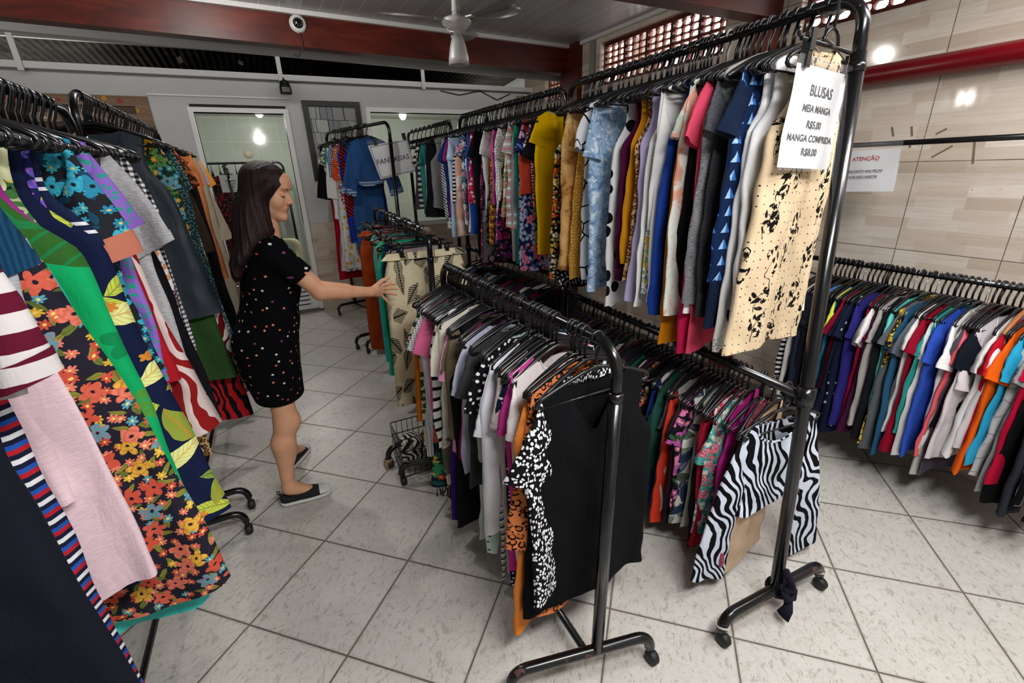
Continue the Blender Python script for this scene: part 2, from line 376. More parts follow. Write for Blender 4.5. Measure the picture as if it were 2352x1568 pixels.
def plaster_mat():
    g = G('white_plaster'); n1 = g.noise(g.pos(), 1.3, 4., .6)[0]; n2 = g.noise(g.pos(), 30., 3.)[0]
    c = g.mix(n1, '#a9a9a8', '#bfbfbe'); c = g.mix(g.math('MULTIPLY', g.math('GREATER_THAN', n2, .68), .15), c, '#77736e')
    g.bump(n2, .25, .003); return g.done(c, .7, 0, .3)
def ceiling_mat():
    g = G('ceiling_slats'); P = g.pos(); x = g.sep(P)[0]; f = g.math('FRACT', g.math('DIVIDE', g.math('ADD', x, 20.), .135))
    gr = g.math('LESS_THAN', f, .045); rn = g.n('TexWhiteNoise', [g.comb(g.math('FLOOR', g.math('DIVIDE', g.math('ADD', x, 20.), .135)), 0.)]).outputs[0]
    c = g.mix(rn, '#9a9a9d', '#a8a8aa'); c = g.mix(gr, c, '#d0d0d0'); g.bump(g.math('MULTIPLY', gr, 1.), .6, .004)
    return g.done(c, .32, 0, .5)
def redwood_mat():
    g = G('red_varnished_wood'); P = g.pos(); n1 = g.noise(g.vm('MULTIPLY', P, (1.2, 1.2, 5.)), 1.6, 5., .6, .6)[0]
    n2 = g.noise(g.vm('MULTIPLY', P, (3., 3., 45.)), 1., 4.)[0]
    c = g.ramp(n1, [(.3, '#32100b'), (.5, '#581c12'), (.7, '#7a3020'), (.8, '#8c4632')], False)
    c = g.mix(g.math('MULTIPLY', n2, .45), c, '#2c0d09'); g.bump(n2, .2, .002)
    return g.done(c, .42, 0, .4)
FLOORM, PLAST, CEILM, REDW = floor_mat(), plaster_mat(), ceiling_mat(), redwood_mat()
WTR = wood_tile_mat('wood_look_tiles', 1, 1.29, 1.159)
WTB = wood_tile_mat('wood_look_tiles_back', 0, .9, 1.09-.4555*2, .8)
def tiled_room_mat():
    g = G('white_glazed_tiles'); P = g.pos(); s = g.math('ADD', g.math('ADD', g.sep(P)[0], g.sep(P)[1]), 20.); z = g.math('ADD', g.sep(P)[2], 10.06)
    e = g.math('MINIMUM', g.math('PINGPONG', g.math('DIVIDE', s, .33), .5), g.math('PINGPONG', g.math('DIVIDE', z, .33), .5))
    gr = g.math('LESS_THAN', e, .008); g.bump(g.math('ADD', g.math('MULTIPLY', gr, -2.), g.noise(P, 7., 2.)[0]), .25, .003)
    return g.done(g.mix(gr, '#a9b1a6', '#c4c8bf'), .12, 0, .5)
TILEM = tiled_room_mat()

def bx(name, a, b, m, kind=True, **k):
    o = MB().box(a, b).build(name, m, smooth=False, **k)
    if kind: o['kind'] = 'structure'
    return o
bx('floor', (-2.6, -1.6, -.1), (3.75, YB+.12, 0), FLOORM)
# right wall, built around the band of open brick grilles at z 2.36-2.72
m = MB().box((XW, -1.6, 0), (XW+.14, YP, 2.36)).box((XW, -1.6, 2.72), (XW+.14, YP, 2.95))
for y0, y1 in ((-1.6, .72), (2.08, 2.62), (4.02, YP)): m.box((XW, y0, 2.36), (XW+.14, y1, 2.72))
struct(m.build('wall_right', WTR, smooth=False))
XR = 3.62
m = MB().box((XW, YP-.14, 0), (XR+.14, YP, 2.95)); struct(m.build('wall_return', PLAST, smooth=False))
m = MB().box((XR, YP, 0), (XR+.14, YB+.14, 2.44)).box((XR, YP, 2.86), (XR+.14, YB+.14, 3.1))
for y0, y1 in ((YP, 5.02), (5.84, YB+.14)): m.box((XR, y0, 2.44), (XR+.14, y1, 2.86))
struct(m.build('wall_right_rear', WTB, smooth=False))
bx('wall_left', (-2.7, -1.6, 0), (-2.6, YB+.12, 3.0), PLAST)
bx('wall_front', (-2.7, -1.7, 0), (XW+.14, -1.6, 3.0), PLAST)
DX0, DX1, DZ = -.44, .42, 2.30; WX0, WX1, WZ0, WZ1 = 1.38, 2.96, 1.0, 2.34
m = MB()
m.box((-2.6, YB, 0), (DX0, YB+.12, 2.67)).box((DX0, YB, DZ), (DX1, YB+.12, 2.67)).box((DX1, YB, 1.09), (WX0, YB+.12, 2.67))
m.box((WX0, YB, WZ1), (WX1, YB+.12, 2.67)).box((WX1, YB, 1.09), (XR, YB+.12, 2.67))
struct(m.build('wall_back', PLAST, smooth=False))
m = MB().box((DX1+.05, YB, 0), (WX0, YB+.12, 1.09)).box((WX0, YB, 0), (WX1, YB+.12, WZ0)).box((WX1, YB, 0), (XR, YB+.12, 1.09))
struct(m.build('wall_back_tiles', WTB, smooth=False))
# ceiling of slats up to the beam (its edge follows the beam, a little oblique)
def yb(x): return 4.27+.068*x
m = MB().add([(-2.7, -1.7, ZC), (XW+.1, -1.7, ZC), (XW+.1, yb(XW), ZC), (-2.7, yb(-2.7), ZC), (-2.7, -1.7, ZC+.1), (XW+.1, -1.7, ZC+.1), (XW+.1, yb(XW), ZC+.1), (-2.7, yb(-2.7), ZC+.1)],
             [(0, 3, 2, 1), (4, 5, 6, 7), (0, 1, 5, 4), (2, 3, 7, 6)])
struct(m.build('ceiling', CEILM, smooth=False))
def obl(y0, y1, z0, z1, x0, x1, m, name, dz=0.):
    v = []
    for x in (x0, x1):
        d = dz*(x-x0)/(x1-x0)
        for (y, z) in ((y0, z0), (y1, z0), (y1, z1), (y0, z1)): v.append((x, yb(x)+y, z+d))
    return struct(MB().add(v, [(0, 1, 2, 3), (7, 6, 5, 4), (0, 4, 5, 1), (1, 5, 6, 2), (2, 6, 7, 3), (3, 7, 4, 0)]).build(name, m, smooth=False))
obl(0, .13, 2.585, 2.95, -2.7, XW+.4, REDW, 'trim_1', -.05)                 # big red wooden beam
obl(-.035, 0, ZC-.03, ZC+.005, -2.7, XW, WHITE, 'trim_2')                    # white cornice strip on the beam
struct(MB().box((XW-.035, 2.36, ZC-.03), (XW, yb(XW)-.03, ZC)).build('trim_3', WHITE, smooth=False))
struct(MB().box((-2.6, 2.2, 2.47), (XW, 2.33, ZC)).build('trim_4', REDW, smooth=False))     # nearer cross beam
struct(MB().box((XW-.075, 2.18, 0), (XW-.001, 2.35, 2.47)).build('trim_5', REDW, smooth=False))  # wooden posts
struct(MB().box((XW-.06, YP-.18, 0), (XW+.12, YP+.12, 2.9)).build('trim_6', REDW, smooth=False))
struct(MB().box((XW-.03, 4.08, 0), (XW-.001, 4.15, ZC-.03)).build('trim_7', plain('grey_strip', '#8f8c88', .6), smooth=False))
GALV = plain('white_metal', '#b4b4b4', .38, 0, .5, bump=.05)
obl(.30, .36, 2.575, 2.72, -2.7, XW+.35, GALV, 'trim_8', -.05)               # white fascia behind the beam
struct(MB().box((-2.6, YB-.07, 2.625), (XR, YB-.01, 2.68)).build('trim_9', GALV, smooth=False))
for bxx in (-1.66, .455, 2.06):                                              # flat struts standing on the rail
    struct(MB().box((bxx-.022, YB-.085, 2.60), (bxx+.022, YB-.07, 3.12)).build('trim_10', GALV, smooth=False))
# corrugated translucent sheets of the lean-to roof, grimy, with slits of daylight between them
def roof_mat():
    g = G('grimy_roof_sheet'); P = g.pos(); n1 = g.noise(g.vm('MULTIPLY', P, (1, 3, 1)), 1.8, 5., .65)[0]; n2 = g.noise(P, 40., 3.)[0]
    c = g.ramp(n1, [(.3, '#0f0d0c'), (.5, '#1e1b18'), (.65, '#2e2a26'), (.8, '#3c3731')], False)
    c = g.mix(g.math('MULTIPLY', n2, .4), c, '#1a1613'); return g.done(c, .9, 0, .05)
RM = roof_mat()
def sheet(x0, x1, y0, y1, z0, z1):
    m = MB(); n = int((x1-x0)/.012); V_ = []
    for i in range(n+1):
        x = x0+(x1-x0)*i/n; d = .008*math.sin(2*PI*x/.076)
        V_ += [(x, y0, z0+d), (x, y1, z1+d)]
    m.add(V_, [(2*i, 2*i+2, 2*i+3, 2*i+1) for i in range(n)])
    return struct(m.build('ceiling_lean_to', RM))
def zr(y): return 3.70-.09*y
slits = [(-2.13, .10, 7.42, 7.70), (-1.70, .035, 7.5, 7.62), (-.54, .05, 7.48, 7.72), (.12, .05, 7.5, 7.66)]
x = -3.4
for (sx, w, y0, y1) in slits:
    sheet(x, sx-w/2, 4.9, 8.7, zr(4.9), zr(8.7)); sheet(sx-w/2-.004, sx+w/2+.004, 4.9, y0, zr(4.9), zr(y0)); sheet(sx-w/2-.004, sx+w/2+.004, y1, 8.7, zr(y1), zr(8.7)); x = sx+w/2
sheet(x, 4.2, 4.9, 8.7, zr(4.9), zr(8.7))
bx('ceiling_rear', (-3.4, 4.2, 3.3), (4.2, 4.98, 3.32), plain('roof_board', '#2a2624', .9))
bx('wall_rear_left', (-3.5, 4.2, 2.5), (-3.4, 8.8, 3.4), PLAST)
bx('wall_rear_right', (4.1, 4.2, 2.5), (4.2, 8.8, 3.4), PLAST)
bx('wall_rear_back', (-3.5, 8.62, 2.5), (4.2, 8.72, 3.3), RM)
for yy in (6.9, 8.2): struct(MB().box((-3.3, yy, zr(yy)-.07), (4.1, yy+.05, zr(yy)-.02)).build('trim_17', plain('grey_purlin', '#6a6660', .7), smooth=False))
# open brick grilles: each panel is a lattice of clay with wooden frame
CLAY = plain('red_clay', '#8a4a38', .8, bump=.3, var=.4)
def grille(x, y0, y1, z0, z1, npan, cols, rows, num):
    fr = MB(); fr.box((x+.03, y0, z0), (x+.1, y1, z0+.03)).box((x+.03, y0, z1-.03), (x+.1, y1, z1))
    pw = (y1-y0)/npan
    for i in range(npan+1): fr.box((x+.035, y0+i*pw-.012, z0+.03), (x+.085, y0+i*pw+.012, z1-.03))
    o = struct(fr.build('window_%d' % num, REDW, smooth=False))
    for i in range(npan):
        a, b = y0+i*pw+.014, y0+(i+1)*pw-.014; q = MB(); cw, ch = (b-a)/cols, (z1-z0-.06)/rows
        for k in range(1, cols): q.box((x+.045, a+k*cw-.0045, z0+.03), (x+.075, a+k*cw+.0045, z1-.03))
        for k in range(1, rows): q.box((x+.046, a, z0+.03+k*ch-.0045-(.006 if k == rows//2 else 0)), (x+.074, b, z0+.03+k*ch+.0045+(.006 if k == rows//2 else 0)))
        # rounded hole corners
        for k in range(cols):
            for j in range(rows):
                cy, cz = a+(k+.5)*cw, z0+.03+(j+.5)*ch; hy, hz = cw/2-.004, ch/2-.004
                for sy in (-1, 1):
                    for sz in (-1, 1):
                        v = [(xx, cy+sy*p, cz+sz*r) for xx in (x+.047, x+.073) for p, r in ((hy, hz), (hy-.014, hz), (hy, hz-.014))]
                        q.add(v, [(0, 1, 2), (3, 5, 4), (1, 4, 5, 2)])
        q.build('lattice', CLAY, o, smooth=False)
grille(XW+.02, 2.62, 4.02, 2.36, 2.72, 5, 3, 6, 1)
grille(XW+.02, .72, 2.08, 2.36, 2.72, 5, 3, 6, 2)
grille(XR+.02, 5.02, 5.84, 2.44, 2.86, 3, 3, 6, 3)
# back wall door frame, louvred panel, dark slit above
fr = MB().box((DX0-.045, YB-.02, 0), (DX0, YB+.13, DZ+.045)).box((DX1, YB-.02, 0), (DX1+.05, YB+.13, DZ+.045)).box((DX0, YB-.02, DZ), (DX1, YB+.13, DZ+.045))
struct(fr.build('door_1', WHITE, smooth=False))
struct(MB().box((DX0-.02, YB-.012, 2.352), (DX1+.03, YB-.001, 2.375)).build('trim_11', plain('dark_slit', '#1c0a0a', .8), smooth=False))
lv = MB().box((-.02, YB+.03, .02), (DX1, YB+.06, .36)); o = struct(lv.build('door_2', WHITE, smooth=False))
sl = MB()
for k in range(4): sl.box((.07, YB+.024, .09+k*.055), (.33, YB+.034, .102+k*.055))
sl.build('slot', plain('slot_black', '#101010', .7), o, smooth=False)
bx('trim_12', (DX0, YB-.03, 0), (DX1+.05, YB+.12, .03), plain('grey_threshold', '#5f5a54', .8, bump=.3))
# window surround, low moulding lines on the wall
fw = MB().box((WX0-.05, YB-.015, WZ0-.04), (WX0, YB+.13, WZ1+.05)).box((WX1, YB-.015, WZ0-.04), (WX1+.05, YB+.13, WZ1+.05)).box((WX0, YB-.015, WZ1), (WX1, YB+.13, WZ1+.05)).box((WX0, YB-.015, WZ0-.04), (WX1, YB+.13, WZ0))
struct(fw.build('window_4', WHITE, smooth=False))
struct(MB().box((-.8, YB-.012, 2.445), (.5, YB-.001, 2.46)).build('trim_13', WHITE, smooth=False))
struct(MB().tube([(.66, YB-.012, 2.0), (.66, YB-.012, 1.38), (.63, YB-.012, 1.38)], .006).build('trim_14', WHITE))
# patch of bare boards in the back wall, upper left, splashed with paint
def board_mat():
    g = G('old_boards'); P = g.pos(); z = g.sep(P)[2]; n = g.noise(g.vm('MULTIPLY', P, (3, 1, 60)), 1., 4.)[0]
    c = g.mix(n, '#5a4636', '#8a705a'); l, rc = voro_cell(g, g.comb(g.sep(P)[0], z), 9.); d = g.vm('LENGTH', l)
    f = g.math('LESS_THAN', d, g.math('MULTIPLY', g.sep(rc)[0], .24)); c = g.mix(f, c, pick(g, g.sep(rc)[1], ['#b8b4b0', '#2a3c2c', '#8c3424', '#a87c20', '#2c3c58']))
    return g.done(c, .7, 0, .3)
BM = board_mat()
m = MB().box((-1.95, YB-.02, 2.34), (-.80, YB-.001, 2.43)).box((-1.95, YB-.02, 1.9), (-.90, YB-.006, 2.0)).box((-.92, YB-.021, 1.9), (-.80, YB-.001, 2.34)).box((-1.95, YB-.02, 2.19), (-.92, YB-.004, 2.27))
struct(m.build('trim_15', BM, smooth=False))
struct(MB().box((-1.95, YB-.004, 1.9), (-.9, YB-.0005, 2.4)).build('trim_16', plain('wall_hole', '#4a3c32', .9), smooth=False))
# ------------------------------------------------------------ tiled side room seen through door and window
bx('floor_side_room', (-1.4, YB+.12, -.1), (3.6, 8.7, -.02), FLOORM)
bx('wall_side_room_back', (-1.4, 8.6, 0), (3.6, 8.7, 2.6), TILEM)
bx('wall_side_room_left', (-1.0, YB+.12, 0), (-.9, 8.6, 2.6), TILEM)
bx('wall_side_room_right', (3.5, YB+.12, 0), (3.6, 8.6, 2.6), TILEM)
bx('wall_side_room_middle', (1.1, 7.6, 0), (1.2, 8.6, 2.55), TILEM)
bx('ceiling_side_room', (-1.4, YB+.12, 2.5), (3.6, 8.7, 2.6), plain('side_ceiling', '#b9bbb4', .7))
LAMP = plain('lit_bulb', '#ffffff', .5, **{'Emission Color': (1, .98, .92, 1), 'Emission Strength': 14.})
for (x, y, l) in ((.2, 7.2, 'lit round bulb on the side room ceiling above the doorway'), (2.05, 7.2, 'lit round bulb on the side room ceiling behind the window')):
    t = empty('light_bulb', (x, y, 2.5), 0, l, 'light bulb')
    MB().lathe([(0, 0), (.035, 0), (.035, -.03), (.02, -.045)], 16).build('socket', WHITE, t)
    MB().lathe([(.012, -.04), (.04, -.06), (.05, -.09), (.042, -.125), (.02, -.145), (0, -.15)], 20).build('globe', LAMP, t)
# white wall fan cover seen on the tiled wall
t = empty('wall_outlet', (-.02, 8.59, 1.98), 0, 'small round beige outlet cover on the white tiled wall', 'outlet')
MB().lathe([(0, -.02), (.05, -.018), (.06, -.008), (.06, 0)], 24, axis='y').build('cover', plain('beige_plastic', '#b8b098', .5), t)
# ------------------------------------------------------------ pipe, speaker, camera, painting, fan
pipe = MB().tube([(XW-.055, -1.6, 2.055), (XW-.055, 2.16, 2.055)], .048, 24).build('red_pipe', plain('red_gloss_paint', '#8a0c1c', .3))
tag(pipe, 'thick glossy red pipe running along the tiled right wall', 'pipe')
for y in (.35, 1.95):
    MB().lathe([(.05, -.012), (.053, -.01), (.053, .01), (.05, .012)], 24, (XW-.055, y, 2.055), 'y').build('clamp', plain('red_clamp', '#6c0a16', .4), pipe)
t = empty('security_camera', (.50, yb(.50), 2.705), 0, 'white dome security camera fixed on the red wooden beam', 'camera')
MB().lathe([(0, -.03), (.035, -.03), (.055, -.022), (.06, 0)], 32, axis='y').build('housing', plain('white_plastic', '#cfcfcc', .35), t)
MB().lathe([(0, -.05), (.02, -.048), (.033, -.04), (.036, -.028)], 24, axis='y').build('lens', plain('camera_lens', '#08080c', .08), t)
q = MB()
for k in range(10):
    a = 2*PI*k/10; q.lathe([(0, -.0475), (.003, -.047), (.003, -.04)], 8, (.026*math.cos(a), 0, .026*math.sin(a)), 'y')
q.build('infrared_leds', plain('led_grey', '#8c8c92', .3), t)
MB().tube([(.005, -.012, -.05), (.012, -.012, -.12), (.006, -.008, -.17), (-.03, .02, -.21), (-.06, .05, -.19)], .004).build('cable', plain('cable_grey', '#2a2424', .6), t)
t = empty('speaker', (.475, 6.1, 2.54), 0, 'small black speaker hanging below the white rail above the doorway', 'speaker')
MB().lathe([(0, -.07), (.055, -.065), (.062, -.05), (.06, .0), (.045, .06), (.02, .075), (0, .075)], 14).build('cabinet', BLK, t, smooth=False)
MB().tube([(0, .02, .07), (0, .05, .1)], .008).build('bracket', BLK, t)
t = empty('framed_artwork', (.95, YB-.001, 2.02), 0, 'black framed abstract picture of grey blocks on white wall', 'picture')
X0, X1, Z0, Z1 = -.325, .315, -.44, .42
MB().box((X0, -.035, Z1-.055), (X1, 0, Z1)).box((X0, -.035, Z0), (X1, 0, Z0+.055)).box((X0, -.035, Z0+.055), (X0+.06, 0, Z1-.055)).box((X1-.06, -.035, Z0+.055), (X1, 0, Z1-.055)).build('frame', plain('black_frame', '#0c0c0d', .4), t, smooth=False)
def art_mat():
    g = G('abstract_blocks'); P = g.n('TexCoord').outputs['Object']; v = g.comb(g.sep(P)[0], g.sep(P)[2])
    wv = g.vm('ADD', v, g.scale(g.noise(v, 3., 0.)[1], .08)); x, y = g.sep(wv)[0], g.sep(wv)[1]
    row = g.math('FLOOR', g.math('DIVIDE', y, .13)); rn = g.n('TexWhiteNoise', [g.comb(row, 1.)]).outputs[0]
    u = g.math('ADD', g.math('DIVIDE', x, g.math('MULTIPLY_ADD', rn, .07, .07)), g.math('MULTIPLY', rn, 5.)); cid = g.n('TexWhiteNoise', [g.comb(g.math('FLOOR', u), row)]).outputs[0]
    e = g.math('MINIMUM', g.math('PINGPONG', u, .5), g.math('MULTIPLY', g.math('PINGPONG', g.math('DIVIDE', y, .13), .5), 1.2)); ed = g.math('LESS_THAN', e, .022)
    half = g.math('LESS_THAN', g.math('ABSOLUTE', g.math('SUBTRACT', g.math('FRACT', u), cid)), .02); ed = g.math('MAXIMUM', ed, half)
    c = g.ramp(cid, [(0, '#8b8c8a'), (.3, '#7c8284'), (.55, '#9a9c9a'), (.75, '#7d96a2'), (.88, '#a8aaa6')])
    c = g.mix(ed, c, '#20242a'); return g.done(c, .12, 0, .5)
MB().box((X0+.05, -.012, Z0+.05), (X1-.05, -.002, Z1-.05)).build('canvas', art_mat(), t, smooth=False)
# ceiling fan with a frosted shade
FX, FY = 1.24, 3.0
t = empty('ceiling_fan', (FX, FY, ZC), 0, 'white ceiling fan with three translucent blades and frosted bell lamp shade', 'fan')
WP = plain('fan_white', '#c9c9c6', .3)
MB().lathe([(0, 0), (.05, 0), (.045, -.03), (.012, -.05)], 24).lathe([(.012, -.03), (.012, -.2)], 12).lathe([(.022, -.19), (.024, -.25), (.026, -.265)], 16).build('rod', WP, t)
MB().lathe([(.02, -.262), (.03, -.29), (.078, -.3), (.088, -.312), (.085, -.325), (.07, -.333), (.066, -.347), (.05, -.36), (.02, -.365), (.018, -.375)], 40).build('motor', WP, t)
gs = G('frosted_glass'); gs.put(gs.b.inputs['Emission Color'], lin('#ffffff')); gs.put(gs.b.inputs['Emission Strength'], 0.)
MB().lathe([(.018, -.372), (.03, -.385), (.048, -.44), (.06, -.5), (.062, -.54), (.058, -.54), (.055, -.5), (.043, -.44), (.02, -.385)], 40).build('lamp_shade', gs.done('#bfbfbb', .45, 0, .5, **{'Transmission Weight': .35}), t)
MB().lathe([(.012, -.38), (.022, -.42), (.026, -.46), (.018, -.5), (0, -.51)], 20).build('bulb', plain('bulb_off', '#dcdad0', .4), t)
gb = G('clear_blade'); bm = gb.done('#6f6f70', .25, 0, .5, **{'Transmission Weight': .75, 'Alpha': .55})
for k in range(3):
    a0 = math.radians(176+120*k); M = Matrix.Rotation(a0, 4, 'Z') @ Matrix.Rotation(math.radians(-13), 4, 'X'); q = MB(); V_ = []; n = 14
    for i in range(n+1):
        s_ = i/n; r = .085+.37*s_; w = .028+.05*math.sin(min(1, s_*1.25)*PI*.5)-(.055*max(0, s_-.86)/.14 if s_ > .86 else 0)
        off = .03*math.sin(s_*PI)
        for zz in (-.0015, .0015):
            for yy in (-w+off, w+off): V_.append(tuple(M @ Vector((r, yy, zz))+Vector((0, 0, -.305))))
    F = []
    for i in range(n):
        b = 4*i; F += [(b, b+1, b+5, b+4), (b+2, b+6, b+7, b+3), (b, b+4, b+6, b+2), (b+1, b+3, b+7, b+5)]
    F += [(0, 2, 3, 1), (4*n, 4*n+1, 4*n+3, 4*n+2)]
    bl = q.add(V_, F).build('blade', bm, t)
    MB().box((.06, -.016, -.004), (.13, .016, .002), Matrix.Translation((0, 0, -.305)) @ Matrix.Rotation(a0, 4, 'Z')).build('blade_bracket', WP, bl, smooth=False)
# stained old cable on wall above window and a capped drain pipe in the corner
c1 = MB().tube([(2.3, YB-.012, 2.6), (2.55, YB-.012, 2.56), (2.85, YB-.015, 2.62), (3.1, YB-.012, 2.52), (3.3, YB-.012, 2.6)], .006).build('wall_cable', plain('dark_cable', '#1c1814', .7))
tag(c1, 'loose dark cable sagging along the upper back wall', 'cable')
c2 = MB().lathe([(.055, 0), (.055, 2.5), (.062, 2.5), (.062, 2.56), (.055, 2.56), (0, 2.56)], 20, (3.4, 6.12, 0)).build('drain_pipe', plain('pvc_beige', '#8c8070', .5))
tag(c2, 'beige plastic drain pipe standing in the far right corner', 'pipe')
# adhesive marks on tiles
TAPE = plain('old_tape', '#6f6350', .6)

# bare bulbs on the slatted ceiling that light the middle of the shop, and housings added for the unseen area lights near the camera
for (x, y, l) in ((0, 3.14, 'bare bulb on the slatted ceiling nearest the fan'), (-1.86, 3.04, 'bare bulb hanging on a cord over the left racks')):
    t = empty('light_bulb', (x, y, ZC), 0, l, 'light bulb')
    MB().lathe([(0, 0), (.035, 0), (.035, -.03), (.02, -.045)], 16).build('socket', WHITE, t)
    if x < -1: MB().tube([(0, 0, -.03), (0, 0, -.43)], .004, 6).build('cord', BLK, t)
for (x, y, l) in ((.75, -.35, 'white housing of the added ceiling light behind the viewer'), (2.2, .2, 'white housing of the added ceiling light near the right wall')):
    t = empty('added_light_housing', (x, y, ZC), 0, l, 'added light housing')
    MB().box((-.62, -.05, -.035), (.62, .05, 0)).build('housing', WHITE, t, smooth=False)

# ================================================================== clothes racks
def rack(name, a, b, z, label, ba=None, bb=None, ha=.26, hb=.26, rot=0., zlow=None, group=None, low_rail_only=False, mat=None, r=.0145, feet=(1, 1), stretch=0.):
    """a, b: rod ends (x,y); ba, bb: centres of the two feet"""
    mat = mat or STEEL
    ba = ba or a; bb = bb or b
    t = empty('clothes_rack', (ba[0], ba[1], 0), 0, label, 'clothes rack', group)
    O = Vector((ba[0], ba[1], 0))
    A, B = Vector((a[0], a[1], z)), Vector((b[0], b[1], z)); d = (B-A).normalized(); R = .085; up = Vector((0, 0, 1))
    zb = .125
    FA_, FB_ = Vector((ba[0], ba[1], zb)), Vector((bb[0], bb[1], zb))
    def topof(P, F):  # point on the leaning pole just below the bend
        return P-up*(R+.07)+(F-P)*((R+.07)/(z-zb))*Vector((1, 1, 0)).length*0
    PA, PB = A-up*R, B-up*R
    path = [PA-O+(FA_-A).normalized()*.1]+[p-O for p in arc(A+d*R-up*R, R, PI, PI/2, 8, d, up)]+[p-O for p in arc(B-d*R-up*R, R, PI/2, 0, 8, d, up)]+[PB-O+(FB_-B).normalized()*.1]
    MB().tube(path, r, 12).build('rail', mat, t)
    for P, F in ((PA, FA_), (PB, FB_)):
        q = MB().tube([P-O+(F-P).normalized()*.06, F-O], r*1.22, 12)
        q.build('pole', mat if P is PB else STEELC, t)
        c = P+(F-P)*.045
        MB().tube([c-O, c-O+(F-P).normalized()*.025], r*1.32, 14).build('collar', STEELC, t)
        if zlow:
            k = (P.z-zlow)/(P.z-zb); c = P+(F-P)*k
            MB().tube([c-O-up*.03, c-O+up*.035], r*1.7, 14).build('collar', STEELC, t)
    if zlow:
        def onp(P, F, zz): k = (P.z-zz)/(P.z-zb); return P+(F-P)*k
        la, lb = onp(PA, FA_, zlow), onp(PB, FB_, zlow)
        MB().tube([la-O, lb-O], r*.95, 12).build('lower_rail', mat, t)
    e = Vector((math.cos(rot), math.sin(rot), 0))
    for F, h, on in ((FA_, ha, feet[0]), (FB_, hb, feet[1])):
        if not on: continue
        hl, hr = h if hasattr(h, '__len__') else (h, h)
        C = F-O; rr = .055
        pl = [C-e*hl+up*(-.06)]+arc(C-e*(hl-rr)-up*rr*.0-up*rr+up*.0, rr, PI, PI/2, 6, e, up)
        pr_ = arc(C+e*(hr-rr)-up*rr, rr, PI/2, 0, 6, e, up)+[C+e*hr+up*(-.06)]
        MB().tube(pl+pr_, r*1.12, 12).build('base_tube', mat, t)
        for sgn, hh in ((-1, hl), (1, hr)):
            p = C+e*(sgn*hh)
            w = MB().lathe([(0, -.016), (.02, -.016), (.026, -.01), (.026, .01), (.02, .016), (0, .016)], 16, (p.x+.004, p.y-.012, .026), 'x')
            w.tube([(p.x, p.y, p.z-.06), (p.x, p.y-.004, .036)], .011, 8)
            w.build('caster', RUBBER, t)
    if stretch is not None:
        q = MB().tube([FA_-O+e*stretch-up*.02, FB_-O+e*stretch-up*.02], r*.8, 10); q.build('stretcher', mat, t)
    return t

# ================================================================== hangers
def hanger_mesh(kind):
    q = MB(); r = .0046
    hook = [(-.019, 0, -.010)]+[(-.0195*math.cos(t), 0, .0195*math.sin(t)+.0) for t in np.linspace(-.25, PI+.35, 14)][0:]+[(.008, 0, -.034), (0, 0, -.05), (0, 0, -.088)]
    hook = hook[1:]
    q.tube(hook, r if kind != 'wire' else .0018, 8)
    if kind in ('slim', 'grey'):
        s = .2; path = [(0, 0, -.086), (.05, 0, -.096), (.13, 0, -.123), (.18, 0, -.142), (.197, 0, -.153), (.2, 0, -.163), (.19, 0, -.17), (.17, 0, -.171)]
        full = [(-x, y, z) for x, y, z in path[::-1]]+path[1:]
        q.tube(full, .0062, 8, flat=1.); q.tube([(-.175, 0, -.171), (.175, 0, -.171)], .0034, 8)
        q.box((-.012, -.003, -.097), (.012, .003, -.08))
    elif kind == 'broad':
        n = 18; V_ = []; F = []
        for i in range(n+1):
            x = -.205+.41*i/n; u = abs(x)/.205; top = -.084-.075*u**1.5; th = .022+.02*u*(1-u)*2-(.014*max(0, u-.9)*10)
            for yy in (-.005, .005): V_ += [(x, yy*(1-.2*u), top), (x, yy*(1-.2*u), top-th)]
        for i in range(n):
            b = 4*i; F += [(b, b+4, b+5, b+1), (b+2, b+3, b+7, b+6), (b, b+2, b+6, b+4), (b+1, b+5, b+7, b+3)]
        F += [(0, 1, 3, 2), (4*n, 4*n+2, 4*n+3, 4*n+1)]
        q.add(V_, F); q.tube([(-.17, 0, -.165), (.17, 0, -.165)], .0035, 8)
    elif kind == 'wood':
        path = [(0, 0, -.088), (.07, 0, -.1), (.15, 0, -.128), (.205, 0, -.155)]
        q.tube([(-x, y, z) for x, y, z in path[::-1]]+path[1:], [.008, .009, .0095, .01, .0095, .009, .008], 10, flat=.8)
    elif kind == 'clip':
        q.tube([(-.17, 0, -.092), (.17, 0, -.092)], .0045, 8)
        for s in (-1, 1):
            q.box((s*.13-.011, -.012, -.145), (s*.13+.011, .012, -.082))
    elif kind == 'wire':
        p = [(0, 0, -.088), (.19, 0, -.155), (.2, 0, -.17), (.185, 0, -.176), (-.185, 0, -.176), (-.2, 0, -.17), (-.19, 0, -.155), (0, 0, -.088)]
        q.tube(p, .0018, 6)
    return q
HM = {}
for k, m in (('slim', BLK), ('broad', BLK), ('wood', WOODH), ('clip', BLK), ('grey', GREYP), ('wire', CHROME)):
    HM[k] = hanger_mesh(k).mesh('hanger_'+k, m)
HNAME = {'slim': ('plastic_hanger', 'slim black plastic hanger'), 'broad': ('plastic_hanger', 'broad black plastic hanger'), 'wood': ('wooden_hanger', 'brown wooden hanger'),
         'clip': ('clip_hanger', 'black plastic clip hanger'), 'grey': ('plastic_hanger', 'grey plastic hanger'), 'wire': ('wire_hanger', 'chromed wire hanger')}
FAR_V, FAR_F = [], []
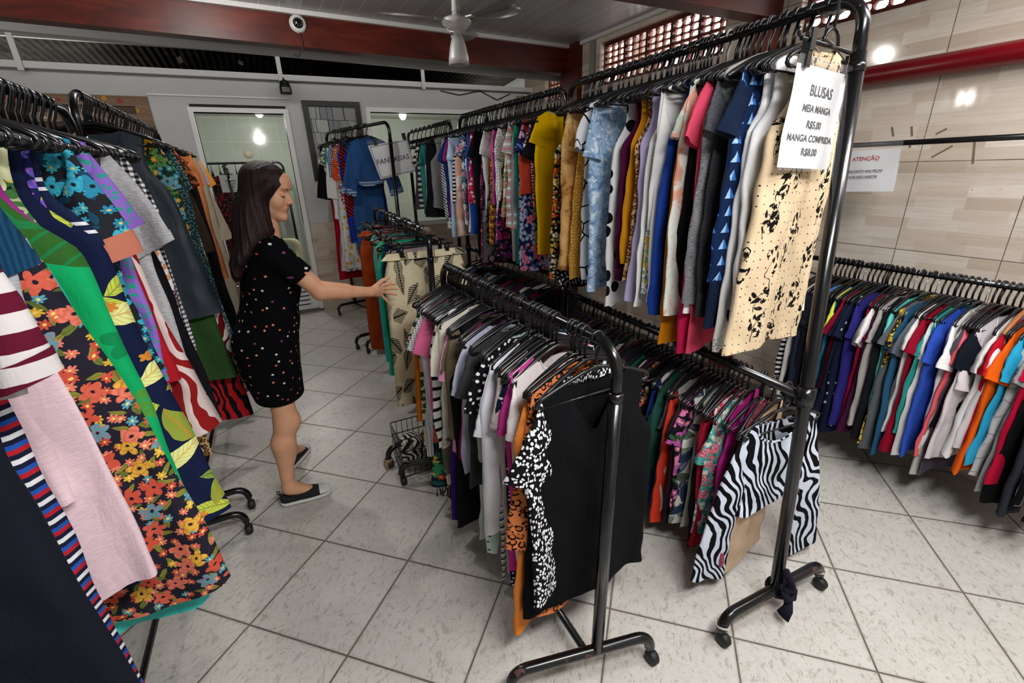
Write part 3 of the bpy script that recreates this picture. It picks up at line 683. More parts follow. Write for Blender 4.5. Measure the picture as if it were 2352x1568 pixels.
def put_hanger(kind, loc, rz, phrase, scale=1., far=False):
    if far:          # the least visible ones beyond the first three hundred: one object
        me = HM[kind]; n = len(FAR_V); c, s_ = math.cos(rz), math.sin(rz)
        for v in me.vertices: x, y, z = v.co; FAR_V.append((loc[0]+c*x-s_*y, loc[1]+s_*x+c*y, loc[2]+z))
        for p_ in me.polygons: FAR_F.append(tuple(i+n for i in p_.vertices))
        return
    nm, lb = HNAME[kind]
    o = link(nm, HM[kind], None, loc); o.rotation_euler = (0, 0, rz); o.scale = (scale, 1, 1)
    tag(o, lb+' '+phrase, 'hanger', '%ss %s' % (lb, phrase)); return o

# ================================================================== garments
KIND = {  # shoulder, half width, sleeve length, sleeve half width, neck, scoop, flare, thickness, object name, category
 'tee':   (.200, .225, .20, .085, .085, .06, 1.02, .016, 't_shirt', 'T-shirt'),
 'wide':  (.205, .245, .27, .125, .09, .09, 1.05, .018, 'blouse', 'blouse'),
 'shirt': (.200, .225, .22, .090, .07, .05, 1.02, .018, 'button_shirt', 'shirt'),
 'tank':  (.150, .205, 0, 0, .095, .11, 1.10, .015, 'sleeveless_top', 'top'),
 'lngtank': (.15, .215, 0, 0, .08, .07, 1.22, .022, 'sleeveless_top', 'top'),
 'long':  (.195, .215, .50, .075, .075, .06, 1.02, .016, 'long_sleeved_blouse', 'blouse'),
 'dress': (.160, .195, 0, 0, .095, .10, 1.35, .024, 'dress', 'dress'),
 'coat':  (.205, .230, .56, .085, .08, .12, 1.10, .030, 'coat', 'coat'),
 'blazer': (.205, .225, .56, .085, .08, .14, 1.08, .028, 'blazer', 'jacket'),
 'jacket': (.215, .250, .42, .120, .08, .05, .92, .045, 'costume_jacket', 'costume'),
 'vneck': (.170, .245, 0, 0, .115, .23, 1.08, .020, 'sleeveless_top', 'top'),
 'zebra': (.180, .175, .55, .075, .12, .12, .95, .018, 'cropped_blouse', 'blouse'),
 'trousers': (.17, .19, 0, 0, 0, 0, 1.02, .016, 'trousers', 'trousers'),
 'palm': (.215, .235, 0, 0, 0, 0, 1.10, .022, 'trousers', 'trousers'),
 'shorts': (.17, .20, 0, 0, 0, 0, 1.12, .020, 'shorts', 'shorts'),
 'tutu':  (.13, .15, 0, 0, 0, 0, 1.9, .05, 'tulle_skirt', 'skirt'),
}
def grid_mesh(name, P, UV, closed, mat):
    """P: rows x cols x 3"""
    nr, nc = P.shape[:2]; v = P.reshape(-1, 3)
    idx = np.arange(nr*nc).reshape(nr, nc)
    if closed: a, b = idx, np.roll(idx, -1, 1)
    else: a, b = idx[:, :-1], idx[:, 1:]
    f = np.stack([a[:-1], b[:-1], b[1:], a[1:]], -1).reshape(-1, 4)
    me = bpy.data.meshes.new(name); me.vertices.add(len(v)); me.vertices.foreach_set('co', v.astype('f').ravel())
    me.loops.add(f.size); me.loops.foreach_set('vertex_index', f.astype('i').ravel())
    me.polygons.add(len(f)); me.polygons.foreach_set('loop_start', np.arange(0, f.size, 4, dtype='i'))
    me.update(calc_edges=True)
    u = me.uv_layers.new(name='uv'); u.data.foreach_set('uv', UV.reshape(-1, 2)[f.ravel()].astype('f').ravel())
    me.polygons.foreach_set('use_smooth', np.ones(len(f), dtype=bool)); me.materials.append(mat); me.update(); return me
def sm(a, b, x): t = np.clip((x-a)/(b-a), 0, 1); return t*t*(3-2*t)
def body_grid(kind, L, rg, amp, nu, nv, kp, hemcurve=.0):
    s, hw, ls, sw, n, sc, fl, T = kp[:8]
    u = np.linspace(-1, 1, nu); v = np.linspace(0, 1, nv)**.85
    uu = np.concatenate([u, u[::-1][1:-1]]); side = np.concatenate([-np.ones(nu), np.ones(nu-2)])
    U_, V_ = np.meshgrid(uu, v); S_ = np.tile(side, (nv, 1))
    pants = kind in ('trousers', 'palm', 'shorts')
    ztop0 = -.088; slope = .33
    xs = U_*s; ax = np.abs(xs)
    # shoulder line and neckline
    zs = ztop0-slope*np.maximum(0, ax-.02)
    if n > 0:
        inn = ax < n; q = np.sqrt(np.clip(1-(ax/n)**2, 0, 1)); zn = ztop0-slope*(n-.02)
        if kind == 'vneck': q2 = np.clip(1-ax/n, 0, 1)
        else: q2 = q
        front = zn-sc*q2; back = zn-.018*q
        zs = np.where(inn, np.where(S_ < 0, front, back), zs)
    if pants or kind == 'tutu': zs = np.full_like(xs, -.125 if kind != 'palm' else -.12)
    D = V_*L                                   # distance below the top
    w0 = s; 
    if kind in ('tank', 'lngtank', 'dress', 'vneck'):
        dd = .24 if kind != 'vneck' else .26
        w = s-(.018*np.sin(np.clip(D/dd, 0, 1)*PI))+(hw-s)*sm(.5*dd, dd*1.1, D)
    elif pants: w = s+(hw-s)*sm(0, .2, D)
    elif kind == 'tutu': w = s+(hw-s)*sm(0, .05, D)
    else: w = s+(hw-s)*sm(0, .2, D)
    frac = np.clip((D-.25)/max(L-.25, .05), 0, 1); w = w*(1+(fl-1)*frac)
    if kind == 'jacket': w = w*(1-.25*sm(L*.86, L*.97, D))
    ph = rg.uniform(0, 6.28, 8); k1, k2, k3 = rg.uniform(18, 27), rg.uniform(34, 50), rg.uniform(60, 85)
    # gather: cloth drapes narrower towards the hem
    X = U_*w
    zh = -L-.012*np.cos(U_*3.1+ph[0])*(1.) - hemcurve*(1-U_**2)
    Z = zs+(zh-zs)*V_
    Tt = .004+T*sm(0, .22, D)*(1+.25*np.sin(ph[1]+3*V_))
    prof = np.sqrt(np.clip(1-U_**2, 0, 1))**.7
    if pants:
        cz = .27 if kind != 'tutu' else 9; leg = sm(cz-.02, cz+.05, D)
        prof2 = np.sqrt(np.clip(1-(2*np.abs(U_)-1)**2, 0, 1)); prof = prof*(1-leg)+prof2*leg
        X = X+np.sign(U_)*leg*.012*(1-np.abs(U_))
    A = amp*(sm(.1, .55, D)*.8+.35*sm(L*.5, L, D))
    # small near-zero folds at the shoulder, deep long folds below
    xx = X*(1+.12*np.sin(3*V_+ph[2]))
    F = A*(.62*np.sin(k1*xx+ph[3]+1.1*V_)+.3*np.sin(k2*xx+ph[4]-1.6*V_)+.08*np.sin(k3*xx+ph[5]))
    if kind == 'tutu': F = A*(1.6*np.sin(90*X+ph[3])+.8*np.sin(150*X+ph[4]))*sm(0, .1, D)
    Y = F+S_*Tt*prof+S_*amp*.3*prof*np.sin(k1*.7*xx+ph[6]+V_)
    Y += amp*.9*np.sin(V_*2.2+ph[7])*V_
    # creases: fine diagonal tension folds from the shoulders
    Y += S_*.0022*np.sin(55*(np.abs(X)+Z*.7)+ph[1])*np.exp(-((D-.16)/.1)**2)*prof
    q_ = rg.uniform(0, 6.28, 10)
    ed = np.sign(U_)*np.abs(U_)**3
    X += ed*(.005*np.sin(V_*7+q_[0]+np.sign(U_))+.0025*np.sin(V_*17+q_[1]))*sm(.12, .3, D)*(0 if pants else 1)
    X += rg.uniform(-.02, .02)*V_ + .004*np.sin(V_*5+ph[0])*V_
    # crumples: small irregular dents in both panels
    for a_, b_, c_ in ((31, 17, 2), (47, -29, 3), (23, 41, 4), (67, 35, 5)):
        Y += (.0017*np.sin(a_*X+b_*Z+q_[c_]+1.5*np.sin(9*Z+q_[c_+2])))*sm(.06, .25, D)*(1 if kind != 'tutu' else 0)
    # the free lower corners curl
    Y += rg.uniform(-.02, .02)*np.abs(U_)**2*sm(.3, 1, V_)
    return X, Y, Z, np.stack([X*1.0, Z], -1)
def sleeve_grid(side, kp, rg, amp, ls, ang, nr=12, nc=22, flare=1., bend=0.):
    s, hw, _, sw, n = kp[:5]; T = .016
    P0 = np.array([s-.012, -.088-.33*(s-.03)]); d = np.array([math.cos(ang), -math.sin(ang)]); perp = np.array([-d[1]*-1, d[0]*-1]); perp = np.array([-math.sin(ang), -math.cos(ang)])
    P = np.zeros((nr, nc, 3)); UVs = np.zeros((nr, nc, 2)); ph = rg.uniform(0, 6.28, 5)
    ax0 = np.array([-.12, -1.]); ax0 /= np.linalg.norm(ax0)
    for i in range(nr):
        t = i/(nr-1); a2 = ang+bend*t*t
        dd = np.array([math.cos(a2), -math.sin(a2)]); pp = np.array([-math.sin(a2), -math.cos(a2)])
        k = min(1, t*2.6); ax = ax0*(1-k)+pp*k; ax /= np.linalg.norm(ax)
        hwid = (.088*(1-min(1, t*3))+sw*min(1, t*3))*(1+(flare-1)*t)
        top = P0+dd*ls*t                      # outer edge follows the shoulder line
        c = top+ax*hwid
        for j in range(nc):
            th = 2*PI*j/nc; cu, su = math.cos(th), math.sin(th)
            off = ax*(-cu*hwid); y = su*(T*(.35+.9*min(1, t*3)))*(1.+.3*math.sin(ph[0]+t*5))
            y += amp*.75*t*math.sin(cu*hwid*45+ph[1]+t*2)+amp*.4*math.sin(ph[2]+t*4+cu*2)+.003*t*math.sin(t*23+cu*5+ph[3])+(ph[4]/6.28-.5)*.05*t*t
            q = c+off
            P[i, j] = (side*q[0], y, q[1]); UVs[i, j] = (side*(q[0]), q[1])
    return P, UVs
CUT = {}
def garment(kind, L, spec, name_lab, loc, rz, seed, amp, nu=30, nv=34, group=None, opts=None, near=False):
    opts = opts or {}
    kp = list(KIND[kind]); rg = np.random.RandomState(seed)
    kp[0] *= rg.uniform(.95, 1.04); kp[1] *= rg.uniform(.92, 1.06)
    for k_, v_ in opts.get('kp', {}).items(): kp[k_] = v_
    nm, cat = kp[8], kp[9]
    mat = fabric(spec)
    t = empty(nm, loc, rz, name_lab, cat, group)
    Lb = opts.get('L', L)
    X, Y, Z, UV_ = body_grid(kind, Lb, rg, amp, nu, nv, kp, opts.get('hem', rg.uniform(-.01, .025)))
    P = np.stack([X, Y, Z], -1)
    me = grid_mesh(nm+'_body', P, UV_+np.array([rg.uniform(0, 3), 0 if spec.startswith('lac') else rg.uniform(0, 2)]) if not spec.startswith('lac') else UV_*np.array([1, 1/max(Lb, .1)]), True, mat)
    body = link('body', me, t)
    ls = kp[2]
    if ls > 0:
        long_ = ls > .35
        for sd in (-1, 1):
            ang = math.radians(rg.uniform(74, 84) if long_ else rg.uniform(56, 74)); ang = opts.get('ang', ang)
            lsl = ls*rg.uniform(.92, 1.08)
            S, SU = sleeve_grid(sd, kp, rg, amp, lsl, ang, 18 if long_ else 11, 22, opts.get('flare', .85 if long_ else .92), rg.uniform(0, .12) if long_ else .1)
            ms = fabric(opts['sleeve']) if 'sleeve' in opts else mat
            sl = link('sleeve', grid_mesh('sleeve', S, SU+np.array([.37, .21]), True, ms), t)
            if 'cuff' in opts:
                nr = S.shape[0]; k0 = nr-3; C = S[k0:].copy(); cen = C.mean(1, keepdims=True); C = cen+(C-cen)*1.09
                link('cuff', grid_mesh('cuff', C, SU[k0:], True, fabric(opts['cuff'])), sl)
            elif near and not long_:
                C = S[-2:].copy(); cen = C.mean(1, keepdims=True); C = cen+(C-cen)*1.03
                link('sleeve_hem', grid_mesh('sleeve_hem', C, SU[-2:], True, ms), sl)
    if 'hemband' in opts:
        k0 = int(nv*.86); C = P[k0:].copy(); cen = C.mean(1, keepdims=True); C[:, :, :2] = (cen+(C-cen)*1.05)[:, :, :2]
        link('hem_band', grid_mesh('hem_band', C, UV_[k0:], True, fabric(opts['hemband'])), t)
    if kp[4] > 0 and (near or kind in ('shirt', 'coat', 'blazer', 'jacket')):
        top = P[0]; inn = [i for i in range(len(top)) if abs(top[i][0]) <= kp[4]*1.02]
        fr = [i for i in inn if i < nu]; bk = [i for i in inn if i >= nu]
        loop = [top[i] for i in fr]+[top[i] for i in bk]
        if len(loop) > 5:
            loop = np.array(loop+[loop[0]]); rise = .022 if kind in ('shirt', 'coat', 'blazer', 'jacket') else .006
            hi = loop.copy(); hi[:, 2] += rise; hi[:, 0] *= .97; lo = loop.copy(); lo[:, 2] -= .006; out = loop.copy(); out[:, 2] += rise*.5
            out[:, 1] += np.sign(out[:, 1]+1e-6)*.004
            rows = [lo, out, hi]
            if kind in ('shirt', 'coat', 'blazer', 'jacket'):
                fo = loop.copy(); fo[:, 2] -= .012; fo[:, 0] *= 1.22; fo[:, 1] += np.sign(fo[:, 1]+1e-6)*.01; rows.append(fo)
            G_ = np.stack(rows); link('collar' if len(rows) == 4 else 'neckband', grid_mesh('collar', G_, G_[:, :, [0, 2]], False, fabric(opts['band']) if 'band' in opts else mat), t)
    if kind in ('trousers', 'palm', 'shorts'):
        C = P[:4].copy(); cen = C.mean(1, keepdims=True); C[:, :, :2] = (cen+(C-cen)*1.03)[:, :, :2]; C[:, :, 2] = -.12-np.linspace(0, .035, 4)[:, None]
        link('waistband', grid_mesh('waistband', C, C[:, :, [0, 2]], True, mat), t)
    return t, P, kp

# ================================================================== racks in place
R_LA = rack('a', (-.53, .38), (-.53, 2.27), 1.88, 'near left clothes rack packed with long dresses, black steel', (-.60, .45), (-.58, 2.22), ha=.24, hb=.22, stretch=-.06, mat=STEELC)
R_LB = rack('b', (-.53, 2.36), (-.53, 4.15), 1.95, 'far left clothes rack behind the dresses, beside the woman', (-.57, 2.42), (-.55, 4.1), ha=.22, hb=.22, mat=STEELC)
R_BU = rack('c', (1.60, .88), (1.66, 2.42), 2.07, 'tall two-tier rack carrying the BLUSAS price sign, worn black paint', (1.45, .70), (1.62, 2.4), ha=.27, hb=.24, rot=math.radians(-3), zlow=.89, r=.0175, stretch=None)
R_R2 = rack('d', (1.70, 2.50), (1.66, 4.10), 2.07, 'tall middle rack of blouses behind the BLUSAS rack', (1.70, 2.56), (1.66, 4.05), r=.016, zlow=.95)
R_T3 = rack('e', (1.63, 4.22), (1.60, 5.5), 2.05, 'far rear rack standing in front of the wall window', r=.015)
R_FA = rack('f', (1.17, 4.60), (.80, 5.98), 2.08, 'costume rack carrying the FANTASIAS sign near the back wall', (1.17, 4.66), (.82, 5.9), ha=(.60, .25), hb=.22, rot=math.radians(12), mat=STEELC, r=.015)
R_R3 = rack('g', (.755, .86), (.755, 2.22), 1.20, 'low centre rack packed with tops, worn black paint', (.715, .84), (.75, 2.12), ha=(.30, .20), hb=(.35, .25), rot=math.radians(-14), r=.0165, stretch=-.03)
R_RB = rack('h', (.755, 2.40), (.90, 4.42), 1.35, 'low rear rack of clipped trousers the woman is touching', (.74, 2.45), (.90, 4.4), ha=(.36, .25), hb=.25, rot=math.radians(8), mat=STEEL, r=.015)
# wall rack: posts with two rails, the upper one empty
def wall_rack():
    t = empty('clothes_rack', (2.82, .1, 0), 0, 'two-rail rack along the right wall, its upper rail nearly empty', 'clothes rack')
    O = Vector((2.82, .1, 0)); q = lambda *p: Vector(p)-O
    MB().tube([q(2.80, .08, 1.10), q(2.845, 2.55, 1.10)], .014, 12).build('rail', STEELC, t)
    MB().tube([q(2.80, .08, 1.705), q(2.845, 2.55, 1.705)], .0125, 12).build('upper_rail', STEELC, t)
    for (x, y) in ((2.80, .08), (2.845, 2.55)):
        MB().tube([q(x, y, .03), q(x, y, 1.72)], .0165, 12).build('pole', STEELC, t)
        MB().tube([q(x-.22, y, .02), q(x-.20, y, .05), q(x, y, .06), q(x+.18, y, .05), q(x+.2, y, .02)], .015, 10).build('base_tube', STEELC, t)
wall_rack()

# ================================================================== everything on hangers
RACK_ITEMS = {
'LA': [
 (0.670,1.12,'dress','solid:#10131c','long plain navy black sheath dress'),
 (0.730,0.47,'tee','str:0.045:#bdb7b6:#520e24','maroon and white wide-striped tee'),
 (0.770,1.12,'dress','str:0.036:#c8c8cc:#14182e:#a01c26:#1f4a98:#14182e','long red white and blue striped knit dress'),
 (0.820,0.42,'tee','vst:0.006:#123a56:#0d2c44','teal blue ribbed knit top'),
 (0.850,0.42,'tee','mel:#9a9ca3:#8a8c93','light grey short-sleeved tee'),
 (0.885,0.72,'blazer','mel:#cfb6bc:#c4aab2','pale pink long-sleeved blazer'),
 (0.970,1.04,'dress','flo:#1f1d28:14:#b84a38,#cc705c,#c05a46,#cc705c,#4f8f9f,#c8a038,#b84a38:#7d7c30,#5f6a2c','long charcoal dress with coral roses and blue daisies'),
 (1.010,1.09,'dress','solid:#2fb0a8','long turquoise satin slip under the rose dress'),
 (1.100,1.02,'dress','lea:#0f9a5a:2.4:#2c5a24,#4a8a35:#0d7c48:sparse','long emerald green dress with big banana leaves'),
 (1.140,0.63,'tank','solid:#8f2a78','plain magenta sleeveless top'),
 (1.190,1.05,'dress','flo:#17181f:6:#3f6f3a,#d8dcb0:#2d5a2a','black gown with green and cream foliage'),
 (1.260,1.05,'dress','lea:#121a38:8:#b8c446,#d4dc90,#7f9a3c:#c88030:sparse','navy tropical dress with yellow green leaves'),
 (1.300,1.20,'dress','flo:#1b2350:9:#6a5ac8,#c46ad0:#c8cc50','navy dress with violet flower sprigs'),
 (1.330,0.75,'tank','pst:0.09:#1a2340:#e4e4ea','navy denim pinafore with white double stripes'),
 (1.390,0.70,'tee','flo:#23262c:11:#3fb0c8,#2f86a8:#1d4a66','dark top with turquoise flowers and salmon cuffs'),
 (1.470,0.76,'tee','bnd:#8a68c0:#2f9a86:9','purple paisley short-sleeved blouse'),
 (1.530,0.80,'tank','solid:#a81c24','red sleeveless top'),
 (1.600,1.00,'dress','zeb:#d8c4c0:#8c1c1c:5:Z','white and blood red tribal print dress'),
 (1.670,0.83,'tee','mel:#b9b9bb:#9d9da0','grey melange tee with wide sleeves'),
 (1.730,0.99,'dress','solid:#0f1015','plain black straight dress'),
 (1.790,0.92,'shirt','flo:#e8e4e4:12:#2b3560,#d88a60:#2b3560','white blouse with navy and peach sketch flowers'),
 (1.860,0.88,'tee','gin:#e6e6e6:#111114:0.016','black and white gingham puff-sleeved blouse'),
 (1.930,1.25,'dress','leo:#c0a070:#806030:#1c1a18:40','tan speckled animal print skirt dress'),
],
'LB': [
 (2.470,0.89,'dress','solid:#2a323b','dark slate satin wrap dress with seamed skirt'),
 (2.494,1.23,'dress','solid:#2c4a26','olive green straight midi dress'),
 (2.518,1.13,'dress','zeb:#ded2cc:#6a1216:9','cream and wine animal stripe dress'),
 (2.542,1.18,'tee','flo:#20362a:10:#2a8a50,#3fa0c0,#e0a030:#1c5a34','peacock feather print tunic'),
 (2.566,1.48,'dress','zeb:#b01c20:#141014:8','red and black zebra midi skirt dress'),
 (2.675,1.37,'dress','str:0.5:#8c8884:#9a9692','light grey flannel midi dress'),
 (2.839,0.92,'shirt','bnd:#1d3a3e:#7a9a98:16','dark teal paisley short-sleeved shirt'),
 (2.882,1.48,'dress','flo:#3a7a8a:14:#a8c8c0,#d8d8c0:#285a66','blue green blossom print dress'),
 (2.906,1.19,'tee','leo:#a05a3a:#5a2a1c:#1c120e:30','rusty brown speckled blouse'),
 (2.953,1.22,'blazer','solid:#3a2a22','chocolate brown corduroy long jacket'),
 (3.142,1.15,'coat','solid:#0d0e13','long black wool coat'),
 (3.414,1.60,'dress','flo:#7a1c4a:8:#c0306a,#50a0a8:#3a2030','magenta floral maxi dress'),
 (3.438,1.55,'dress','solid:#5c5a5a','warm grey knitted dress'),
 (3.614,0.94,'tee','solid:#b06a3c','terracotta wide-sleeved blouse'),
 (3.928,1.52,'blazer','solid:#8f8573','beige cotton safari jacket'),
 (3.952,1.46,'tee','solid:#9a86b8','lilac short-sleeved tunic'),
 (3.976,1.26,'shirt','solid:#c88620','mustard yellow satin shirt'),
 (4.000,1.56,'tee','solid:#1f7a50','grass green tee'),
],
'BU': [
 (0.985,1.05,'lngtank','bra:#d6b78a:#141210','long beige sleeveless dress with black flower branches'),
 (1.045,0.99,'tank','solid:#f2f2f3','plain white flared sleeveless top'),
 (1.085,1.08,'tank','lac:#f0f0ee:#c8c8c6','white tank top with lace hem'),
 (1.116,0.84,'tee','tri:#14284e:#7fb4e8:22','navy shirt with pale blue triangle print'),
 (1.140,1.01,'tee','solid:#18243c','plain dark navy tee'),
 (1.175,0.97,'tank','mel:#26262a:#38383c','charcoal grey singlet'),
 (1.206,0.93,'tee','mel:#8b8c90:#5c5d62','heather grey and black raglan tee'),
 (1.230,0.99,'tank','solid:#f2f2f2','white draped cotton vest'),
 (1.254,1.14,'tee','solid:#d84a66','coral pink cap-sleeved tee'),
 (1.278,1.16,'tank','solid:#c21c50','raspberry pink long tunic'),
 (1.308,0.97,'tank','solid:#101014','black narrow camisole'),
 (1.343,1.00,'tee','tie:#dfe3da:#b4cfae:#e8a892:9','mint and peach palm print tee'),
 (1.384,1.15,'tank','solid:#c47a12','mustard orange flared singlet'),
 (1.416,1.03,'tank','solid:#1a3a8a','royal blue hanging vest'),
 (1.450,0.99,'long','solid:#f4f4f4','white trouser-style long-sleeved blouse'),
 (1.494,0.95,'tank','flo:#e0e4ee:26:#2c4ea8,#5aa040,#e0b020:#3c8a30','white top with tiny bright garden flowers'),
 (1.527,1.03,'tank','mel:#f0f0ee:#e0e0dc','cream textured boucle top'),
 (1.577,1.02,'tank','solid:#b9aed6','lavender waffle knit top'),
 (1.625,0.92,'tank','leo:#cda67e:#a0703c:#2a1c14:34','leopard print camisole'),
 (1.653,0.84,'tank','solid:#d08e1a','mustard yellow silk blouse'),
 (1.681,0.93,'tank','solid:#4a0f36','plum velvet top'),
 (1.753,1.08,'tank','dot:#e6e6e6:0.30:11:#101014','white top with large black polka dots'),
 (1.899,1.02,'shirt','tie:#9fbcda:#5c82b0:#dfe8f2:26','acid-washed light denim shirt'),
 (1.978,0.99,'tee','lin:#e4e4e6:#14141a:9','white tee with scribbled black lines'),
 (2.042,1.00,'tank','dot:#b8842c:0.16:60:#e8dcc0','ochre blouse with tiny white dots'),
 (2.126,0.95,'tee','tie:#d8a866:#8a5a2c:#e8c890:7','tan and brown tie-dye tee'),
 (2.188,1.07,'tank','bnd:#14151a:#c8c8cc:9','black bandana print top'),
 (2.253,1.04,'tank','flo:#121216:16:#c83a20,#e0e0d8,#d8b040:#2f6a3a','black top with small embroidered motifs'),
],
'R2': [
 (2.570,0.95,'tee','solid:#e2b400','bright yellow tee'),
 (2.600,0.60,'tee','solid:#0f1014','black blouse with lace cuffs'),
 (2.630,0.65,'tee','bnd:#5a2a38:#d8c8cc:14','wine paisley tee with white cuffs'),
 (2.670,0.57,'tee','vst:0.012:#b8452c:#a83a24','rust ribbed tee with lettuce-edge cuffs'),
 (2.703,1.06,'tee','flo:#1a2050:8:#9fc0ea,#e07a9a:#5a7ab8','navy blouse with pale blue swirls'),
 (2.779,1.05,'tee','mel:#128066:#0e6e58','teal green slub tee'),
 (2.808,1.03,'tee','mel:#8f9094:#7d7e82','mid grey melange tee'),
 (2.865,0.80,'tee','str:0.055:#a6a4a4:#c87a78:#a6a4a4:#e2d8d6','grey tee with salmon stripes'),
 (2.937,0.74,'tank','flo:#e6ddd0:8:#c88a70,#7a9a5c:#8aa070','cream blouse with pale roses'),
 (2.983,1.02,'dress','flo:#141418:10:#8a1c40,#5a1a60:#2a1a2c','black dress with dark red blooms'),
 (3.007,0.69,'shirt','dot:#e0e0de:0.22:70:#2a2a30','white shirt with fine black dots'),
 (3.079,0.94,'tank','dot:#6a42b0:0.28:50:#d8ccec','violet blouse with white sprigs'),
 (3.106,0.66,'tee','solid:#c8569e','bubblegum pink tee'),
 (3.162,0.95,'tank','leo:#c88a30:#8a4a1c:#1c1210:30','amber tiger print top'),
 (3.206,1.09,'dress','leo:#4a4646:#6c6868:#181618:10','smoky grey portrait print tunic'),
 (3.230,0.83,'tee','mel:#d4d4d4:#c2c2c2','off-white crew neck tee'),
 (3.335,1.14,'dress','flo:#2a1828:6:#8a3a6a,#5a2a4a:#3a2434','aubergine blurred floral tunic'),
 (3.396,1.08,'tee','solid:#101218','plain black tee with long hem'),
 (3.420,0.68,'tee','flo:#c82858:10:#f0e0e4,#a01c40:#701c38','crimson blouse with white blossoms'),
 (3.498,0.92,'tee','solid:#1c4aa0','cobalt blue tee'),
 (3.578,0.91,'tank','solid:#d8d8da','white sleeveless shell top'),
 (3.630,0.86,'tee','flo:#2c5a8c:12:#c86a7a,#e8e0e0:#3c8a7a','blue blouse with pink peonies'),
 (3.759,0.94,'tank','tie:#d8a890:#9ac0d8:#e8dcd0:6','pastel orange and blue dyed top'),
 (3.833,0.70,'tank','str:0.03:#14161c:#d8d8dc','black top with thin white stripes'),
 (3.882,0.96,'tee','tie:#a8c8e0:#c8a8d8:#e0e8f0:5','ice blue tie-dye tee'),
 (3.928,0.81,'tee','solid:#8a2a6a','berry purple tee'),
 (3.952,0.82,'tee','solid:#1a2c60','indigo blue tee'),
 (3.976,0.90,'tank','bnd:#d8d8d4:#1a5a6a:6','white top with teal swirl print'),
 (4.000,0.83,'tee','gin:#d8d8d8:#14141a:0.05','black and white aztec tee'),
],
'T3': [
 (4.270,0.73,'tank','mel:#8a8a8c:#6e6e70','grey marl sleeveless top'),
 (4.336,0.82,'coat','solid:#14161c','black quilted jacket'),
 (4.406,0.82,'tank','bnd:#d0d0cc:#202024:10','off-white top with black tribal print'),
 (4.466,0.79,'tee','solid:#2a7a72','sea green tee'),
 (4.515,0.79,'tee','solid:#0f1118','jet black tee'),
 (4.565,0.79,'tank','solid:#5c5c64','slate grey tunic'),
 (4.603,0.75,'tee','str:0.05:#c8c4b8:#2a2a30','cream tee with dark bars'),
 (4.655,0.75,'dress','solid:#3a3a44','dark grey long dress'),
],
'FA': [
 (5.038,1.10,'jacket','solid:#2c5286','steel blue costume jacket with striped cuffs'),
 (5.201,1.30,'trousers','solid:#2b5084','steel blue costume trousers with white side stripes'),
 (5.225,0.85,'tee','dia:#a81c1c:#141014:0.04','red costume with black diagonal stripes'),
 (5.249,1.12,'tee','qui:#2238a0:#14206a','royal blue quilted costume top'),
 (5.336,0.72,'tee','flo:#a02430:24:#e8e0d8,#4a6ac0,#e0b040:#8a1c28','red ditsy flower costume dress'),
 (5.360,0.50,'tee','solid:#d84a1c','orange costume tunic'),
 (5.425,1.41,'dress','dot:#d8d6d0:0.25:14:#d8a020','white costume dress with yellow dots'),
 (5.480,1.44,'tutu','solid:#b9bcc6','white tulle costume skirt'),
 (5.504,0.45,'tee','gin:#d8d8e0:#2848a0:0.02','blue and white checked costume blouse'),
 (5.528,0.90,'coat','solid:#d8d8d8','white doctor-style costume coat'),
 (5.572,0.54,'tee','solid:#1f8a70','jade green costume top'),
 (5.596,0.42,'tee','flo:#1c2c5c:22:#c8b040,#d8d8d8:#3a5a9a','navy costume top with tiny yellow flowers'),
 (5.623,1.59,'dress','solid:#960c1c','long plain crimson costume gown'),
 (5.701,0.68,'coat','solid:#101014','black costume cape'),
],
'R3': [
 (0.950,0.96,'vneck','eye:#0c0d10:#030304:0.012','black eyelet knit V-neck sleeveless top'),
 (1.005,0.83,'wide','spk:#101014:#e2e2e4:75','black blouse with dense white petals and wide sleeves'),
 (1.029,0.98,'long','leo:#d07a48:#c06a3c:#141010:34','orange and black leopard blouse'),
 (1.075,1.05,'wide','solid:#dc8038','tangerine orange blouse with loose sleeves'),
 (1.157,1.07,'tee','mel:#d6d2d2:#c8c2c2','fuzzy oatmeal short-sleeved jumper'),
 (1.181,0.94,'tee','solid:#c83c90','hot magenta tee'),
 (1.205,1.03,'tee','dot:#141c34:0.2:45:#d8d8dc','navy top with white pin dots'),
 (1.229,0.97,'tee','mel:#b8aaa8:#a89a98','beige melange top'),
 (1.253,1.01,'tank','solid:#6a6066','mauve grey singlet'),
 (1.280,1.02,'tank','wst:0.03:#d8d4b8:#2c3a4a:#7c93ac:#b9b493','cream and blue wavy-striped knit top'),
 (1.309,0.79,'wide','solid:#dadae2','white blouse with big draped sleeves'),
 (1.372,0.87,'tee','dot:#101014:0.22:38:#e0e0e0','black tee with white dots'),
 (1.396,1.02,'tee','dot:#c4dcd0:0.12:30:#1c2c28','mint green tee with tiny black dots'),
 (1.445,0.74,'tee','mel:#3a3a3c:#2c2c2e','charcoal melange tee'),
 (1.476,1.02,'tank','solid:#b8b4ae','stone grey long sleeveless blouse'),
 (1.535,0.73,'tee','solid:#b0b2c6','dusty lavender tee'),
 (1.594,0.73,'tank','solid:#8a1c4c','dark pink lace-edged camisole'),
 (1.644,1.07,'tank','solid:#121216','black satin singlet'),
 (1.668,0.64,'tee','solid:#6a5e48','khaki olive cap-sleeved tee'),
 (1.692,0.82,'tee','mel:#dc9ab8:#d088aa','pink melange fine knit tee'),
 (1.716,1.07,'dress','solid:#33185e','deep purple long tunic'),
 (1.767,0.82,'shirt','mel:#d8d4c6:#ccc8b8','ivory button shirt'),
 (1.814,0.95,'tee','lea:#5c5248:8:#c8c0a8,#3c5a30:#2a2a24','taupe top with cream and green leaves'),
 (1.841,0.77,'tee','str:0.05:#dededc:#dededc:#16161a','white tee with spaced black stripes'),
